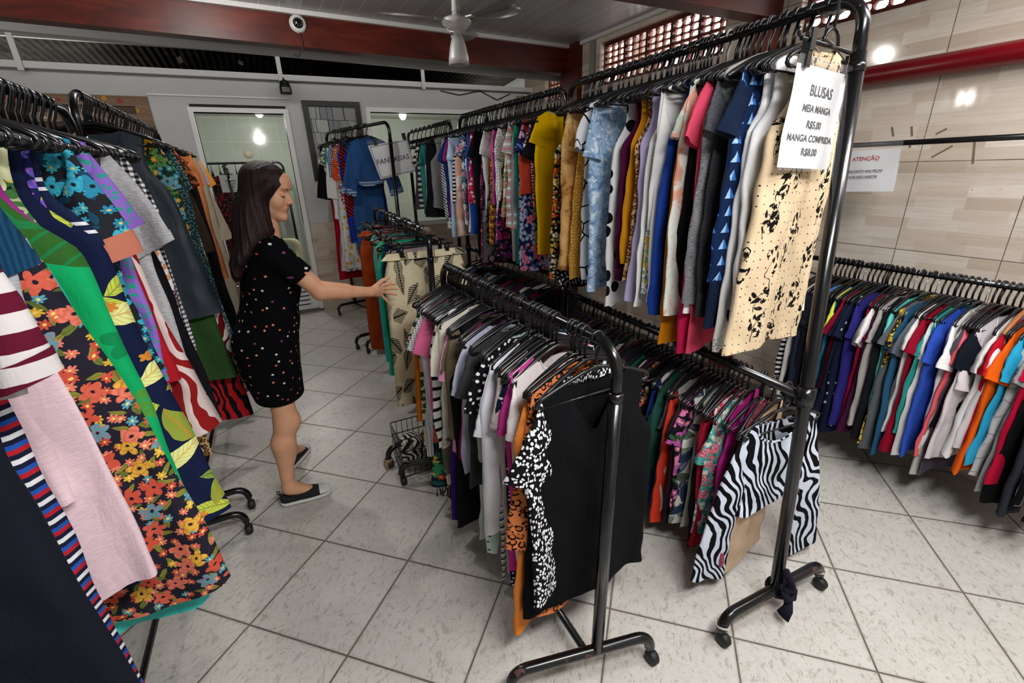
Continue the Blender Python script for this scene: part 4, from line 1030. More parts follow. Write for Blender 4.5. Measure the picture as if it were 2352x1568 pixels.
 (1.875,1.09,'tank','solid:#0e0f13','black longline vest'),
 (1.902,0.66,'tank','solid:#a8c8a0','pale green linen top'),
 (1.942,1.05,'dress','flo:#14222c:6:#c8b83a,#b8483a,#3a8a5a:#285a5a','dark tropical scarf dress with navy fringe'),
 (1.982,0.75,'tee','solid:#e06a98','candy pink square-neck top'),
 (2.006,0.91,'long','solid:#d2c8d4','lilac white linen shirt with rolled cuffs'),
 (2.030,0.94,'tee','eye:#d2d2d6:#3a3a40:0.011','white perforated mesh top'),
 (2.054,0.89,'tee','solid:#c4cbd8','ice blue cotton tee'),
 (2.078,0.85,'tee','leo:#c8b494:#2c4a34:#1c2c24:26','cream top with dark green spots'),
 (2.102,0.67,'tank','solid:#1fa07a','sea green strappy top'),
 (2.126,1.05,'tee','solid:#111114','plain black junior-size tee'),
 (2.150,0.76,'tank','solid:#c86a12','dark amber short top'),
],
'BL': [
 (0.850,0.60,'zebra','zeb:#c8d0de:#0a0a0e:9:Z','zebra print cropped blouse with flared long sleeves'),
 (0.900,0.80,'tank','solid:#b89c80','long beige satin sleeveless blouse'),
 (0.940,0.73,'tank','bnd:#7a1c34:#c89aa0:34','dark red blouse with tiny ring pattern'),
 (1.006,0.75,'tank','solid:#a8187a','fuchsia satin top'),
 (1.030,0.70,'tee','flo:#4aa09a:10:#c8486a,#d8d0c8:#3a6a5a','teal top with pink flowers'),
 (1.054,0.71,'tank','flo:#dedad8:9:#b02a4a,#c84a6a:#4a7a3a','white top with red rose sprigs'),
 (1.078,0.77,'tee','solid:#8a1428','wine red top'),
 (1.102,0.79,'tank','solid:#0c0c10','long black tunic'),
 (1.126,0.74,'tank','mel:#8a8f84:#9a9f94','sage grey beaded top'),
 (1.150,0.75,'tank','lea:#c4c4c0:8:#2c3c58,#5a6a5c:#1c2430','off-white top with navy leaves'),
 (1.174,0.66,'tee','flo:#141418:8:#a84a9a,#d0709a:#3a5a3a','black top with purple flowers'),
 (1.198,0.77,'tee','solid:#2a2024','dark brown tee'),
 (1.245,0.78,'tank','solid:#c0bcb6','putty coloured shell top'),
 (1.272,0.80,'tee','solid:#c83a28','tomato red tee'),
 (1.300,0.72,'tee','mel:#5a5a60:#3a3a40','graphite melange top'),
 (1.329,0.73,'tee','solid:#204a40','bottle green tee'),
 (1.358,0.75,'tank','solid:#d4d0cc','ivory satin top'),
 (1.389,0.76,'tee','solid:#1c2c6a','ink blue tee'),
 (1.420,0.78,'tank','solid:#101014','black ribbed singlet'),
 (1.453,0.79,'tee','flo:#1a1a20:9:#c84a3a,#d8c8a0:#3a5a3a','black top with scattered red buds'),
 (1.486,0.71,'tee','solid:#6a1c4a','mulberry tee'),
 (1.521,0.72,'tank','solid:#b8b8bc','silver grey top'),
 (1.556,0.74,'tee','solid:#0f6a5a','dark turquoise tee'),
 (1.593,0.75,'tee','solid:#2a2a2e','off-black tee'),
 (1.660,0.62,'tee','solid:#2c2c34','anthracite tee'),
 (1.702,0.65,'dress','flo:#1a1418:8:#6a1a2c,#8a3a4a:#2a3a2a','black top with wine coloured roses'),
 (1.744,0.69,'tank','solid:#c8c4bc','milk white top'),
 (1.786,0.72,'tee','solid:#1a5a3a','emerald tee'),
 (1.828,0.62,'tank','solid:#b02a3a','strawberry red top'),
 (1.870,0.65,'tee','mel:#44444c:#5a5a62','steel grey melange tee'),
 (1.912,0.69,'tank','solid:#18203c','midnight navy top'),
 (1.954,0.72,'tee','lin:#d0d0d0:#1c1c20:14','white top with black window-pane lines'),
 (1.996,0.62,'tee','solid:#6a4a8a','amethyst purple tee'),
 (2.038,0.65,'tank','solid:#0f0f12','jet black camisole'),
 (2.080,0.69,'tee','solid:#c87a9a','dusty pink tee'),
 (2.122,0.72,'tank','solid:#e0dcd4','shell white blouse'),
 (2.164,0.62,'tee','solid:#2a6a9a','azure blue tee'),
 (2.202,0.65,'tee','flo:#141416:10:#c05a2c,#d0a040:#3a4a2a','black top with orange blossoms'),
 (2.226,0.69,'tank','solid:#3a2a24','coffee brown top'),
 (2.250,0.72,'tee','solid:#141418','pitch black tee'),
],
'MB': [
 (2.620,0.62,'tee','solid:#121216','lamp black tee'),
 (2.705,0.66,'dress','flo:#1a1214:7:#7a1a34,#5a1a2a:#241c1c','long black dress with dark crimson florals'),
 (2.790,0.70,'tank','solid:#1c2434','night blue top'),
 (2.875,0.74,'tank','solid:#d4d0ca','linen white top'),
 (2.960,0.62,'tee','solid:#3a1c3c','deep aubergine tee'),
 (3.045,0.66,'tee','mel:#3a3a3e:#4c4c50','dark marl tee'),
 (3.130,0.70,'tee','solid:#a01c3c','ruby red tee'),
 (3.215,0.74,'tank','solid:#18181c','soot black top'),
 (3.300,0.62,'tee','solid:#2a5a5a','deep sea teal tee'),
 (3.385,0.66,'tank','solid:#b8a890','sand top'),
 (3.470,0.70,'tee','flo:#14161c:9:#8a9ab0,#5a6a8a:#2a3440','black top with grey blue leaves'),
 (3.555,0.74,'tee','solid:#5a2a1c','russet tee'),
 (3.640,0.62,'tank','solid:#101014','coal coloured camisole'),
 (3.725,0.66,'tee','solid:#44506a','storm blue tee'),
 (3.810,0.70,'tee','solid:#c8c8cc','frost white tee'),
 (3.895,0.74,'tank','solid:#1c1c20','tar black top'),
],
'RB': [
 (2.528,1.04,'palm','pal:#d8caa8:#12120f:8','cream palm print trousers clipped by the waistband'),
 (2.658,0.63,'shorts','solid:#a09494','mauve grey cuffed shorts'),
 (2.682,1.01,'trousers','solid:#101116','black wide-leg trousers'),
 (2.706,1.08,'trousers','solid:#9a8070','tan slim trousers'),
 (2.898,0.67,'shorts','solid:#141e38','navy cuffed shorts'),
 (3.043,1.03,'shorts','solid:#22a07a','emerald green cotton shorts'),
 (3.300,1.00,'trousers','solid:#8f887c','pale stone linen trousers'),
 (3.400,1.10,'trousers','solid:#2a9a9c','aqua blue trousers'),
 (3.720,1.08,'trousers','solid:#943a14','rust orange wide-leg trousers'),
 (3.747,1.14,'trousers','solid:#9a9282','khaki straight trousers'),
 (3.800,1.00,'trousers','solid:#1c3a58','dark blue denim trousers'),
 (3.900,0.95,'trousers','solid:#16181f','black denim trousers'),
 (4.068,1.06,'trousers','solid:#b01228','scarlet slim trousers'),
],
'WR': [
 (0.338,0.90,'tee','solid:#101216','black tee nearest the near end'),
 (0.362,0.88,'tee','solid:#3a3648','dark violet grey tee at the near end'),
 (0.386,0.87,'tee','solid:#0d0e11','wide black tee at the near end'),
 (0.409,0.85,'tee','mel:#909096:#82828a','pewter grey long-sleeved tee'),
 (0.433,0.84,'tee','solid:#0b0c0e','coal black tee'),
 (0.457,0.92,'tee','solid:#2a2c34','dark graphite tee'),
 (0.480,0.91,'tee','solid:#0c0d10','ink black oversized tee'),
 (0.504,0.87,'tee','mel:#88888a:#7a7a7c','ash grey tee'),
 (0.527,0.82,'tee','solid:#a80c30','deep rose red tee'),
 (0.550,0.83,'tee','lin:#b4b4b6:#8a8a8c:12','light grey tee with pale sketch print'),
 (0.573,0.78,'tee','solid:#2a98c0','cyan blue tee with long sleeves'),
 (0.597,0.83,'tee','solid:#d8580f','vivid orange tee'),
 (0.620,0.76,'tee','solid:#b00f24','cherry red tee'),
 (0.643,0.73,'tee','solid:#d8d6d8','soft white cropped tee'),
 (0.666,0.79,'tee','solid:#e2e2e2','pure white tee left of the white cropped one'),
 (0.689,0.80,'wide','lin:#cfc8cc:#c4bcc0:2','pale pinkish white kimono tee with black embroidery'),
 (0.712,0.67,'tee','solid:#11151f','blue-black tee'),
 (0.734,0.92,'tee','solid:#4a4450','smoky purple grey tee'),
 (0.757,0.82,'tee','solid:#e0606a','coral salmon tee'),
 (0.780,0.93,'tee','solid:#b4b4ac','greige tee'),
 (0.803,0.86,'tee','solid:#e4e2e2','snow white tee'),
 (0.826,0.84,'tee','solid:#2a4aa8','royal blue tee'),
 (0.849,0.76,'tee','solid:#2a9088','turquoise teal tee'),
 (0.871,0.86,'tee','solid:#dadada','clean white tee'),
 (0.894,0.87,'tee','solid:#8a0c28','dark red tee'),
 (0.917,0.77,'tee','solid:#e0dcda','bright white tee with hanging hem'),
 (0.940,0.90,'tee','solid:#555b66','slate grey tee'),
 (0.963,0.91,'tee','solid:#24506e','dusty teal blue tee'),
 (0.985,0.91,'tee','mel:#5c6064:#54585c','long mid grey tee'),
 (1.008,0.88,'tee','flo:#1a1c20:16:#c09020,#e0c040:#3a3a20','dark tee with yellow speckled print'),
 (1.031,0.86,'tee','solid:#5cc0b8','pale aqua tee'),
 (1.054,0.89,'tee','solid:#15171b','graphite black tee'),
 (1.077,0.81,'tee','mel:#a8a29e:#9a9490','warm light grey tee'),
 (1.100,0.88,'tee','solid:#3c1434','dark plum tee'),
 (1.123,0.83,'tee','solid:#dcd8d6','chalk white tee'),
 (1.146,0.86,'tee','solid:#8c0f34','crimson maroon tee'),
 (1.169,0.85,'tee','solid:#2a2670','indigo violet tee'),
 (1.192,0.93,'tee','dot:#131a30:0.12:16:#c8ccd8','navy tee with scattered white specks'),
 (1.215,0.91,'tee','solid:#141c2e','dark navy plain tee'),
 (1.239,0.90,'tee','solid:#7a0f2c','burgundy tee beside the lime one'),
 (1.262,0.88,'tee','solid:#101216','deep black sports tee'),
 (1.285,0.87,'tee','solid:#d2dc48','neon lime yellow tee'),
 (1.309,0.92,'tee','solid:#2a6a90','petrol blue tee'),
 (1.332,0.86,'tee','solid:#0e0f12','matt black polo tee'),
 (1.356,0.84,'tee','solid:#4a7ab0','faded sky denim tee'),
 (1.380,0.76,'tee','solid:#d09c20','golden yellow tee'),
 (1.403,0.90,'tee','solid:#14161c','raven black tee'),
 (1.427,0.87,'tee','solid:#1c2436','midnight blue tee'),
 (1.451,0.89,'tee','solid:#0f1014','plain black junior tee'),
 (1.475,0.85,'tee','solid:#c4c4bc','bone white tee'),
 (1.499,0.80,'tank','str:0.03:#16161a:#d8d8d8','black top with white zigzag bars'),
],
}

RACKS = {  # rod ends, z, phrase for labels, mean yaw, hanger kinds, group, mesh density
 'LA': ((-.53, .38), (-.53, 2.25), 1.88, 'on the near left rack', -2, ['broad', 'broad', 'slim'], 'dresses and tops on the near left rack', 40, 56),
 'LB': ((-.53, 2.38), (-.53, 4.05), 1.95, 'on the far left rack', -2, ['slim', 'broad'], 'clothes on the far left rack', 28, 34),
 'BU': ((1.60, .88), (1.66, 2.42), 2.07, 'on the BLUSAS rack top rod', 3, ['slim', 'slim', 'slim', 'broad'], 'blouses on the BLUSAS rack top rod', 34, 44),
 'R2': ((1.70, 2.50), (1.66, 4.10), 2.07, 'on the tall middle rack', 2, ['slim'], 'blouses on the tall middle rack', 24, 28),
 'T3': ((1.63, 4.22), (1.60, 5.5), 2.05, 'on the far rear rack', 0, ['slim'], 'clothes on the far rear rack', 16, 20),
 'FA': ((1.17, 4.60), (.80, 5.98), 2.08, 'on the FANTASIAS rack', 10, ['slim'], 'costumes on the FANTASIAS rack', 20, 26),
 'R3': ((.755, .86), (.755, 2.22), 1.20, 'on the low centre rack', 13, ['slim', 'slim', 'slim', 'broad'], 'tops on the low centre rack', 32, 40),
 'MB': ((1.70, 2.55), (1.66, 4.00), .95, 'on the middle rack lower rod', 4, ['slim'], 'clothes on the middle rack lower rod', 20, 22),
 'BL': ((1.53, .78), (1.63, 2.40), .89, 'on the BLUSAS rack lower rod', 12, ['slim'], 'tops on the BLUSAS rack lower rod', 28, 30),
 'RB': ((.755, 2.40), (.90, 4.42), 1.35, 'on the rack the woman touches', 2, ['clip'], 'trousers on the rack the woman touches', 26, 30),
 'WR': ((2.80, .08), (2.845, 2.55), 1.10, 'on the right wall rack', -3, ['slim', 'slim', 'slim', 'slim', 'wire'], 'T-shirts on the right wall rack', 20, 24),
}
OPTS = {
 'dark top with turquoise flowers and salmon cuffs': dict(cuff='solid:#b8705c', kp={2: .26, 3: .062}),
 'heather grey and black raglan tee': dict(sleeve='mel:#5c5e64:#46474c'),
 'wine paisley tee with white cuffs': dict(cuff='solid:#d8d6d6'),
 'long beige satin sleeveless blouse': dict(kp={1: .165, 6: 1.15}),
 'tan speckled animal print skirt dress': dict(kp={0: .12, 1: .14, 6: 1.15}),
 'acid-washed light denim shirt': dict(kp={2: .26, 3: .10}),
 'long emerald green dress with big banana leaves': dict(kp={1: .218, 6: 1.22}),
 'navy tropical dress with yellow green leaves': dict(kp={1: .232, 6: 1.3}),
 'navy denim pinafore with white double stripes': dict(kp={1: .20}),
 'navy dress with violet flower sprigs': dict(kp={1: .17, 6: 1.2}),
 'black blouse with lace cuffs': dict(cuff='eye:#0c0c0e:#303034:0.01', kp={0: .175, 1: .17, 2: .23}),
 'bright yellow tee': dict(kp={1: .185, 0: .175, 2: .16}),
 'rust orange wide-leg trousers': dict(kp={0: .2, 1: .245}),
 'scarlet slim trousers': dict(kp={0: .12, 1: .13}),
 'steel blue costume jacket with striped cuffs': dict(cuff='str:0.03:#2c5286:#dde2ea:#2c5286:#7fa4cc', hemband='str:0.03:#2c5286:#dde2ea:#2c5286:#7fa4cc', L=.54, ang=1.2, kp={0: .19, 1: .19, 2: .50, 3: .088}),
 'zebra print cropped blouse with flared long sleeves': dict(L=.50, flare=1.55, ang=1.27, kp={2: .66, 3: .056, 1: .175, 0: .195, 4: .12, 5: .1}),
 'maroon and white wide-striped tee': dict(kp={2: .30, 0: .21, 1: .23}, ang=1.25),
 'grey melange tee with wide sleeves': dict(kp={2: .27, 3: .11}),
 'white and blood red tribal print dress': dict(kp={6: 1.5}),
 'long charcoal dress with coral roses and blue daisies': dict(kp={6: 1.42, 7: .03, 1: .215}),
 'long plain navy black sheath dress': dict(kp={6: 1.05, 7: .03, 1: .232, 0: .17}),
 'long red white and blue striped knit dress': dict(kp={6: .95, 1: .190}),
 'wine paisley tee with white cuffs': dict(cuff='solid:#d8d6d6', kp={1: .19, 0: .18}),
 'black eyelet knit V-neck sleeveless top': dict(hem=-.05, kp={0: .19, 1: .235, 4: .1, 5: .19}),
 'pale pink long-sleeved blazer': dict(kp={2: .80, 3: .062, 1: .165, 0: .185}, ang=1.47),
 'pale pinkish white kimono tee with black embroidery': dict(kp={3: .14}),
}
HIDE_BODY = ()
cnt = 0
for rk, items in RACK_ITEMS.items():
    a, b, z, ph, yaw, hk, grp, nu, nv = RACKS[rk]
    ys = [it[0] for it in items]
    for i, (y, L, kind, spec, desc) in enumerate(items):
        cnt += 1; rg = random.Random(cnt*31)
        s = (y-a[1])/(b[1]-a[1]); x = a[0]+s*(b[0]-a[0])
        gap = min([abs(y-q) for q in ys if q != y]+[.05]); amp = max(.011, min(.026, gap*.6))
        if i == 0: amp = .014
        if rk == 'BL' and i < 3: amp = .008
        rz = math.radians(yaw+rg.uniform(-6, 6))
        if desc.startswith('zebra'): rz = math.radians(-7)
        if 'V-neck' in desc: rz = 0.
        hkind = hk[rg.randrange(len(hk))] if i else 'slim'
        if rk in ('BU',) and i in (5, 11): hkind = 'grey'
        if kind in ('trousers', 'palm', 'shorts', 'tutu'): hkind = 'clip'
        if rk == 'WR' and i in (8, 13): hkind = 'wood'
        dx = rg.uniform(-.012, .012)
        near = rk in ('BU', 'R3', 'LA', 'WR', 'BL')
        op = OPTS.get(desc)
        if rk == 'LA' and kind in ('tee', 'tank', 'dress', 'shirt') and i > 1:
            op = dict(op or {}); op['kp'] = {4: .125, 5: .07, **op.get('kp', {})}; op['kp'].setdefault(0, .165 if kind != 'tee' else .2)
        garment(kind, L, spec, desc+' '+ph, (x, y, z), rz, cnt, amp, nu, nv, grp, op, near)
        put_hanger(hkind, (x, y, z), rz, ph, far=rk in ('MB', 'T3', 'FA') and hkind == 'slim')
    # spare hangers squeezed between the clothes where the photograph shows the rods crowded
    extra = {'R3': 7, 'BU': 30, 'LA': 30, 'LB': 20, 'R2': 20, 'BL': 10, 'WR': 14, 'RB': 6, 'T3': 8, 'FA': 4}.get(rk, 0)
    lo, hi = ys[0]+.035, b[1]-.12
    if rk == 'LA': lo = .5
    for k in range(extra):
        rg = random.Random(900+k+cnt); y = lo+(hi-lo)*(k+.5)/extra+rg.uniform(-.008, .008); s = (y-a[1])/(b[1]-a[1]); x = a[0]+s*(b[0]-a[0])
        put_hanger(hk[k % len(hk)] if rk != 'RB' else 'slim', (x, y, z), math.radians(yaw+rg.uniform(-9, 9)), ph, far=rk in ('R2', 'T3', 'FA', 'BL', 'LB'))

# ================================================================== the woman
def surface_nets(F, org, h):
    """naive surface nets over a distance field, vectorised"""
    S = F < 0; nx, ny, nz = F.shape
    c = np.zeros((nx-1, ny-1, nz-1), np.int8)
    for dx in (0, 1):
        for dy in (0, 1):
            for dz in (0, 1): c += S[dx:nx-1+dx, dy:ny-1+dy, dz:nz-1+dz]
    act = (c > 0) & (c < 8); I = np.argwhere(act); idm = -np.ones(act.shape, np.int64); idm[act] = np.arange(len(I))
    acc = np.zeros((len(I), 3)); n = np.zeros(len(I)); i, j, k = I.T
    cor = [(a, b, d) for a in (0, 1) for b in (0, 1) for d in (0, 1)]
    for a in cor:
        for ax in range(3):
            if a[ax]: continue
            b = list(a); b[ax] = 1; fa = F[i+a[0], j+a[1], k+a[2]]; fb = F[i+b[0], j+b[1], k+b[2]]
            m = (fa < 0) != (fb < 0); t = np.where(m, fa/np.where(m, fa-fb, 1), 0)
            p = np.tile(np.array(a, float), (len(I), 1)); p[:, ax] += t; acc[m] += p[m]; n[m] += 1
    V = (I+acc/n[:, None])*h+np.array(org); quads = []
    for ax in range(3):
        o1, o2 = [(1, 2), (2, 0), (0, 1)][ax]
        s0 = [slice(None)]*3; s1 = [slice(None)]*3; s0[ax] = slice(0, -1); s1[ax] = slice(1, None)
        d = S[tuple(s0)] != S[tuple(s1)]; E_ = np.argwhere(d)
        E_ = E_[(E_[:, o1] > 0) & (E_[:, o2] > 0) & (E_[:, o1] < F.shape[o1]-1) & (E_[:, o2] < F.shape[o2]-1)]
        u1 = np.zeros(3, int); u1[o1] = 1; u2 = np.zeros(3, int); u2[o2] = 1
        q = np.stack([idm[tuple((E_-u1-u2).T)], idm[tuple((E_-u2).T)], idm[tuple(E_.T)], idm[tuple((E_-u1).T)]], 1)
        fl = S[tuple(E_.T)]; q[~fl] = q[~fl][:, ::-1]; quads.append(q)
    Q = np.concatenate(quads); return V, Q[(Q >= 0).all(1)]
def cone(p, a, b, r1, r2):
    a, b = np.array(a, float), np.array(b, float); d = b-a; t = np.clip(((p-a)@d)/(d@d), 0, 1)
    return np.linalg.norm(p-(a+t[..., None]*d), axis=-1)-(r1+(r2-r1)*t)
def ell(p, c, r, R=None):
    q = p-np.array(c)
    if R is not None: q = q@R
    r = np.array(r, float); k0 = np.linalg.norm(q/r, axis=-1); k1 = np.linalg.norm(q/(r*r), axis=-1)
    return k0*(k0-1)/np.maximum(k1, 1e-6)
def stack(p, tab):
    tab = np.array(sorted(tab)); z = p[..., 2]; g = [np.interp(z, tab[:, 0], tab[:, i]) for i in range(1, 5)]
    q = np.sqrt(((p[..., 0]-g[0])/g[2])**2+((p[..., 1]-g[1])/g[3])**2)
    d = (q-1)*np.minimum(g[2], g[3]); return np.maximum(d, np.maximum(tab[0, 0]-z, z-tab[-1, 0]))
def evaluate(prims, lo, hi, h):
    """prims: (op, k, bbox_lo, bbox_hi, fn)"""
    lo, hi = np.array(lo), np.array(hi); n = np.ceil((hi-lo)/h).astype(int)+1
    F = np.full(n, .06, np.float32); ax = [lo[i]+h*np.arange(n[i]) for i in range(3)]
    for op, k, bl, bh, fn in prims:
        a = np.clip(np.floor((np.array(bl)-.02-lo)/h).astype(int), 0, n); b = np.clip(np.ceil((np.array(bh)+.02-lo)/h).astype(int)+1, 0, n)
        if (b-a).min() <= 0: continue
        g = np.stack(np.meshgrid(*[ax[i][a[i]:b[i]] for i in range(3)], indexing='ij'), -1)
        d = fn(g); sl = tuple(slice(a[i], b[i]) for i in range(3)); f = F[sl]
        if op == 'u':
            if k > 0: hh = np.clip(.5+.5*(f-d)/k, 0, 1); F[sl] = f*(1-hh)+d*hh-k*hh*(1-hh)
            else: F[sl] = np.minimum(f, d)
        elif op == 's':
            hh = np.clip(.5-.5*(f+d)/k, 0, 1); F[sl] = f*(1-hh)-d*hh+k*hh*(1-hh)
        else: F[sl] = np.maximum(f, d)
    return F, lo
def pc(a, b, r1, r2, k=.01, op='u'):
    a, b = np.array(a, float), np.array(b, float); R_ = max(r1, r2)+k
    return (op, k, np.minimum(a, b)-R_, np.maximum(a, b)+R_, lambda p: cone(p, a, b, r1, r2))
def pe(c, r, k=.01, R=None, op='u'):
    c = np.array(c, float); m = max(r)+k; return (op, k, c-m, c+m, lambda p: ell(p, c, r, R))
def frame(yaw, pitch):
    f = np.array([math.cos(yaw)*math.cos(pitch), math.sin(yaw)*math.cos(pitch), -math.sin(pitch)])
    r = np.array([math.sin(yaw), -math.cos(yaw), 0.]); return f, r, np.cross(r, f)
HC = np.array([.037, 2.42, 1.588]); hf, hr_, hu = frame(math.radians(-24), math.radians(17)); HR = np.stack([hf, hr_, hu], 1)
def H(x, y, z): return HC+hf*x+hr_*y+hu*z
RS, EL, WR_ = (.012, 2.285, 1.335), (.170, 2.268, 1.137), (.405, 2.325, 1.088)
LS, LE, LW = (-.045, 2.61, 1.335), (-.085, 2.69, 1.08), (-.075, 2.72, .845)
HIPR, KNR, ANR = (-.100, 2.405, .86), (-.095, 2.368, .47), (-.150, 2.345, .10)
HIPL, KNL, ANL = (-.11, 2.55, .86), (-.100, 2.64, .47), (-.118, 2.722, .10)
def hand(K, tips, th, pr, W_):
    """K: four knuckles, tips: (mid, end) per finger, th: thumb points"""
    W_ = np.array(W_); rad = (.0088, .009, .0086, .0075)
    for q, r in zip(K, rad): pr.append(pc(W_, q, .0185, r*1.12, .012))
    pr.append(pc(np.mean([W_, K[0]], 0), np.mean([W_, K[3]], 0), .0155, .0145, .012))
    for q, (m_, e_), r in zip(K, tips, rad):
        pr.append(pc(q, m_, r, r*.93, .002)); pr.append(pc(m_, e_, r*.93, r*.74, .001)); pr.append(pe(m_, (r*1.02,)*3, .001))
    pr.append(pc(th[0], th[1], .0135, .0105, .008)); pr.append(pc(th[1], th[2], .0105, .0078, .002))
body = [pc(RS, EL, .050, .039, .02), pc(EL, WR_, .041, .0235, .012), pc(np.array(EL)+(0.03, 0, .004), (.28, 2.29, 1.118), .037, .034, .02),
        pe(np.array(EL)+(-.004, 0, -.014), (.022, .02, .018), .02),
        pc(LS, LE, .047, .038, .02), pc(LE, LW, .038, .024, .012),
        pc((-.05, 2.45, 1.30), (-.085, 2.46, 1.0), .10, .10, .04), pc((-.02, 2.36, 1.33), (-.04, 2.54, 1.33), .07, .07, .04), pc((-.09, 2.42, .90), (-.09, 2.52, .90), .095, .095, .04),
        pc(HIPR, KNR, .066, .055, .04), pc(KNR, (-.132, 2.358, .36), .053, .054, .04), pc((-.132, 2.358, .36), (-.150, 2.35, .17), .052, .034, .03), pc((-.150, 2.35, .17), ANR, .034, .034, .01),
        pe((-.128, 2.36, .33), (.052, .05, .10), .02), pe((-.125, 2.33, .085), (.018, .012, .018), .012), pe((-.062, 2.365, .475), (.024, .03, .035), .03),
        pc(HIPL, KNL, .066, .055, .03), pc(KNL, (-.115, 2.675, .33), .053, .052, .03), pc((-.115, 2.675, .33), ANL, .05, .033, .03),
        pc(ANR, (-.06, 2.345, .045), .036, .028, .02), pc(ANL, (-.07, 2.80, .045), .034, .028, .02),
        pc(H(-.03, 0, -.07), (-.015, 2.44, 1.37), .050, .055, .02), pc(H(.015, 0, -.10), (.0, 2.44, 1.36), .036, .05, .025)]
hand([(.470, 2.352, 1.108), (.476, 2.356, 1.090), (.473, 2.360, 1.071), (.463, 2.364, 1.053)],
     [((.508, 2.360, 1.108), (.540, 2.366, 1.100)), ((.516, 2.366, 1.082), (.549, 2.372, 1.072)), ((.510, 2.370, 1.056), (.541, 2.376, 1.043)), ((.487, 2.370, 1.021), (.508, 2.376, .988))],
     [(.428, 2.335, 1.104), (.470, 2.338, 1.133), (.506, 2.345, 1.143)], body, WR_)
hand([(-.045, 2.725, .765), (-.062, 2.730, .760), (-.080, 2.728, .760), (-.096, 2.722, .768)],
     [((-.038, 2.722, .728), (-.046, 2.712, .703)), ((-.056, 2.728, .720), (-.064, 2.716, .692)), ((-.078, 2.727, .722), (-.084, 2.714, .696)), ((-.098, 2.720, .735), (-.102, 2.708, .714))],
     [(-.052, 2.715, .815), (-.030, 2.705, .785), (-.026, 2.698, .757)], body, LW)
# tendons on the back of the reaching hand
for q in ((.470, 2.352, 1.108), (.476, 2.356, 1.090), (.473, 2.360, 1.071), (.463, 2.364, 1.053)):
    q = np.array(q); body.append(pc(np.array(WR_)*.7+q*.3+(0, -.015, 0), q+(0, -.0055, 0), .0022, .0042, .006))
head = [pe(H(-.012, 0, .03), (.094, .075, .088), .01, HR), pe(H(.03, 0, -.028), (.062, .060, .082), .02, HR),
        pc(H(.078, 0, -.098), H(.066, 0, -.094), .019, .022, .015), pc(H(.064, 0, -.092), H(0, .048, -.065), .018, .024, .02), pc(H(.064, 0, -.092), H(0, -.048, -.065), .018, .024, .02),
        pe(H(.056, .034, -.030), (.026, .024, .026), .02, HR), pe(H(.056, -.034, -.030), (.026, .024, .026), .02, HR),
        pc(H(.078, -.028, .029), H(.078, .028, .029), .0125, .0125, .014), pe(H(.058, 0, .055), (.036, .05, .036), .02, HR),
        pe(H(.093, .031, .008), (.016, .019, .012), .012, HR, 's'), pe(H(.093, -.031, .008), (.016, .019, .012), .012, HR, 's'),
        pe(H(.0745, .031, .004), (.0125, .0155, .0118), .003, HR), pe(H(.0745, -.031, .004), (.0125, .0155, .0118), .003, HR),
        pc(H(.083, 0, .012), H(.102, 0, -.020), .0078, .0095, .010), pe(H(.1045, 0, -.0235), (.0115, .0115, .0098), .006, HR),
        pe(H(.096, .0125, -.029), (.011, .0075, .008), .005, HR), pe(H(.096, -.0125, -.029), (.011, .0075, .008), .005, HR),
        pe(H(.102, .007, -.0365), (.004, .003, .003), .002, HR, 's'), pe(H(.102, -.007, -.0365), (.004, .003, .003), .002, HR, 's'),
        pe(H(.078, 0, -.056), (.020, .027, .021), .012, HR),
        pc(H(.0930, -.003, -.0515), H(.083, -.021, -.0565), .0058, .003, .003), pc(H(.0930, .003, -.0515), H(.083, .021, -.0565), .0058, .003, .003),
        pc(H(.0905, -.006, -.0620), H(.083, -.018, -.0580), .0066, .003, .003), pc(H(.0905, .006, -.0620), H(.083, .018, -.0580), .0066, .003, .003),
        pc(H(.0990, -.004, -.0567), H(.085, -.024, -.0575), .0014, .0012, .0015, 's'), pc(H(.0990, .004, -.0567), H(.085, .024, -.0575), .0014, .0012, .0015, 's'),
        pe(H(-.002, .074, -.008), (.018, .009, .030), .006, HR), pe(H(-.002, -.074, -.008), (.018, .009, .030), .006, HR)]
LIPS = [head[i][4] for i in (20, 21, 22, 23)]
def sdf_mesh(name, parts, mats, matfn=None, uvfn=None):
    Vs, Fs, o = [], [], 0
    for prims, lo, hi, h, keep in parts:
        F, org = evaluate(prims, lo, hi, h); V, Q = surface_nets(F, org, h)
        for _ in range(1):     # light smoothing
            acc = np.zeros_like(V); n = np.zeros(len(V))
            for a, b in ((0, 1), (1, 2), (2, 3), (3, 0)):
                np.add.at(acc, Q[:, a], V[Q[:, b]]); np.add.at(acc, Q[:, b], V[Q[:, a]]); np.add.at(n, Q[:, a], 1); np.add.at(n, Q[:, b], 1)
            V = V*.6+.4*acc/np.maximum(n, 1)[:, None]
        if keep is not None: Q = Q[keep(V[Q].mean(1))]
        Vs.append(V); Fs.append(Q+o); o += len(V)
    V = np.concatenate(Vs); Q = np.concatenate(Fs); used = np.unique(Q); mp = -np.ones(len(V), int); mp[used] = np.arange(len(used)); V = V[used]; Q = mp[Q]
    me = bpy.data.meshes.new(name); me.vertices.add(len(V)); me.vertices.foreach_set('co', V.astype('f').ravel())
    me.loops.add(Q.size); me.loops.foreach_set('vertex_index', Q.astype('i').ravel()); me.polygons.add(len(Q)); me.polygons.foreach_set('loop_start', np.arange(0, Q.size, 4, dtype='i'))
    me.update(calc_edges=True); me.polygons.foreach_set('use_smooth', np.ones(len(Q), bool))
    for m in mats: me.materials.append(m)
    if matfn: me.polygons.foreach_set('material_index', matfn(V[Q].mean(1)).astype('i'))
    if uvfn:
        u = me.uv_layers.new(name='uv'); u.data.foreach_set('uv', uvfn(V)[Q.ravel()].astype('f').ravel())
    me.update(); return me
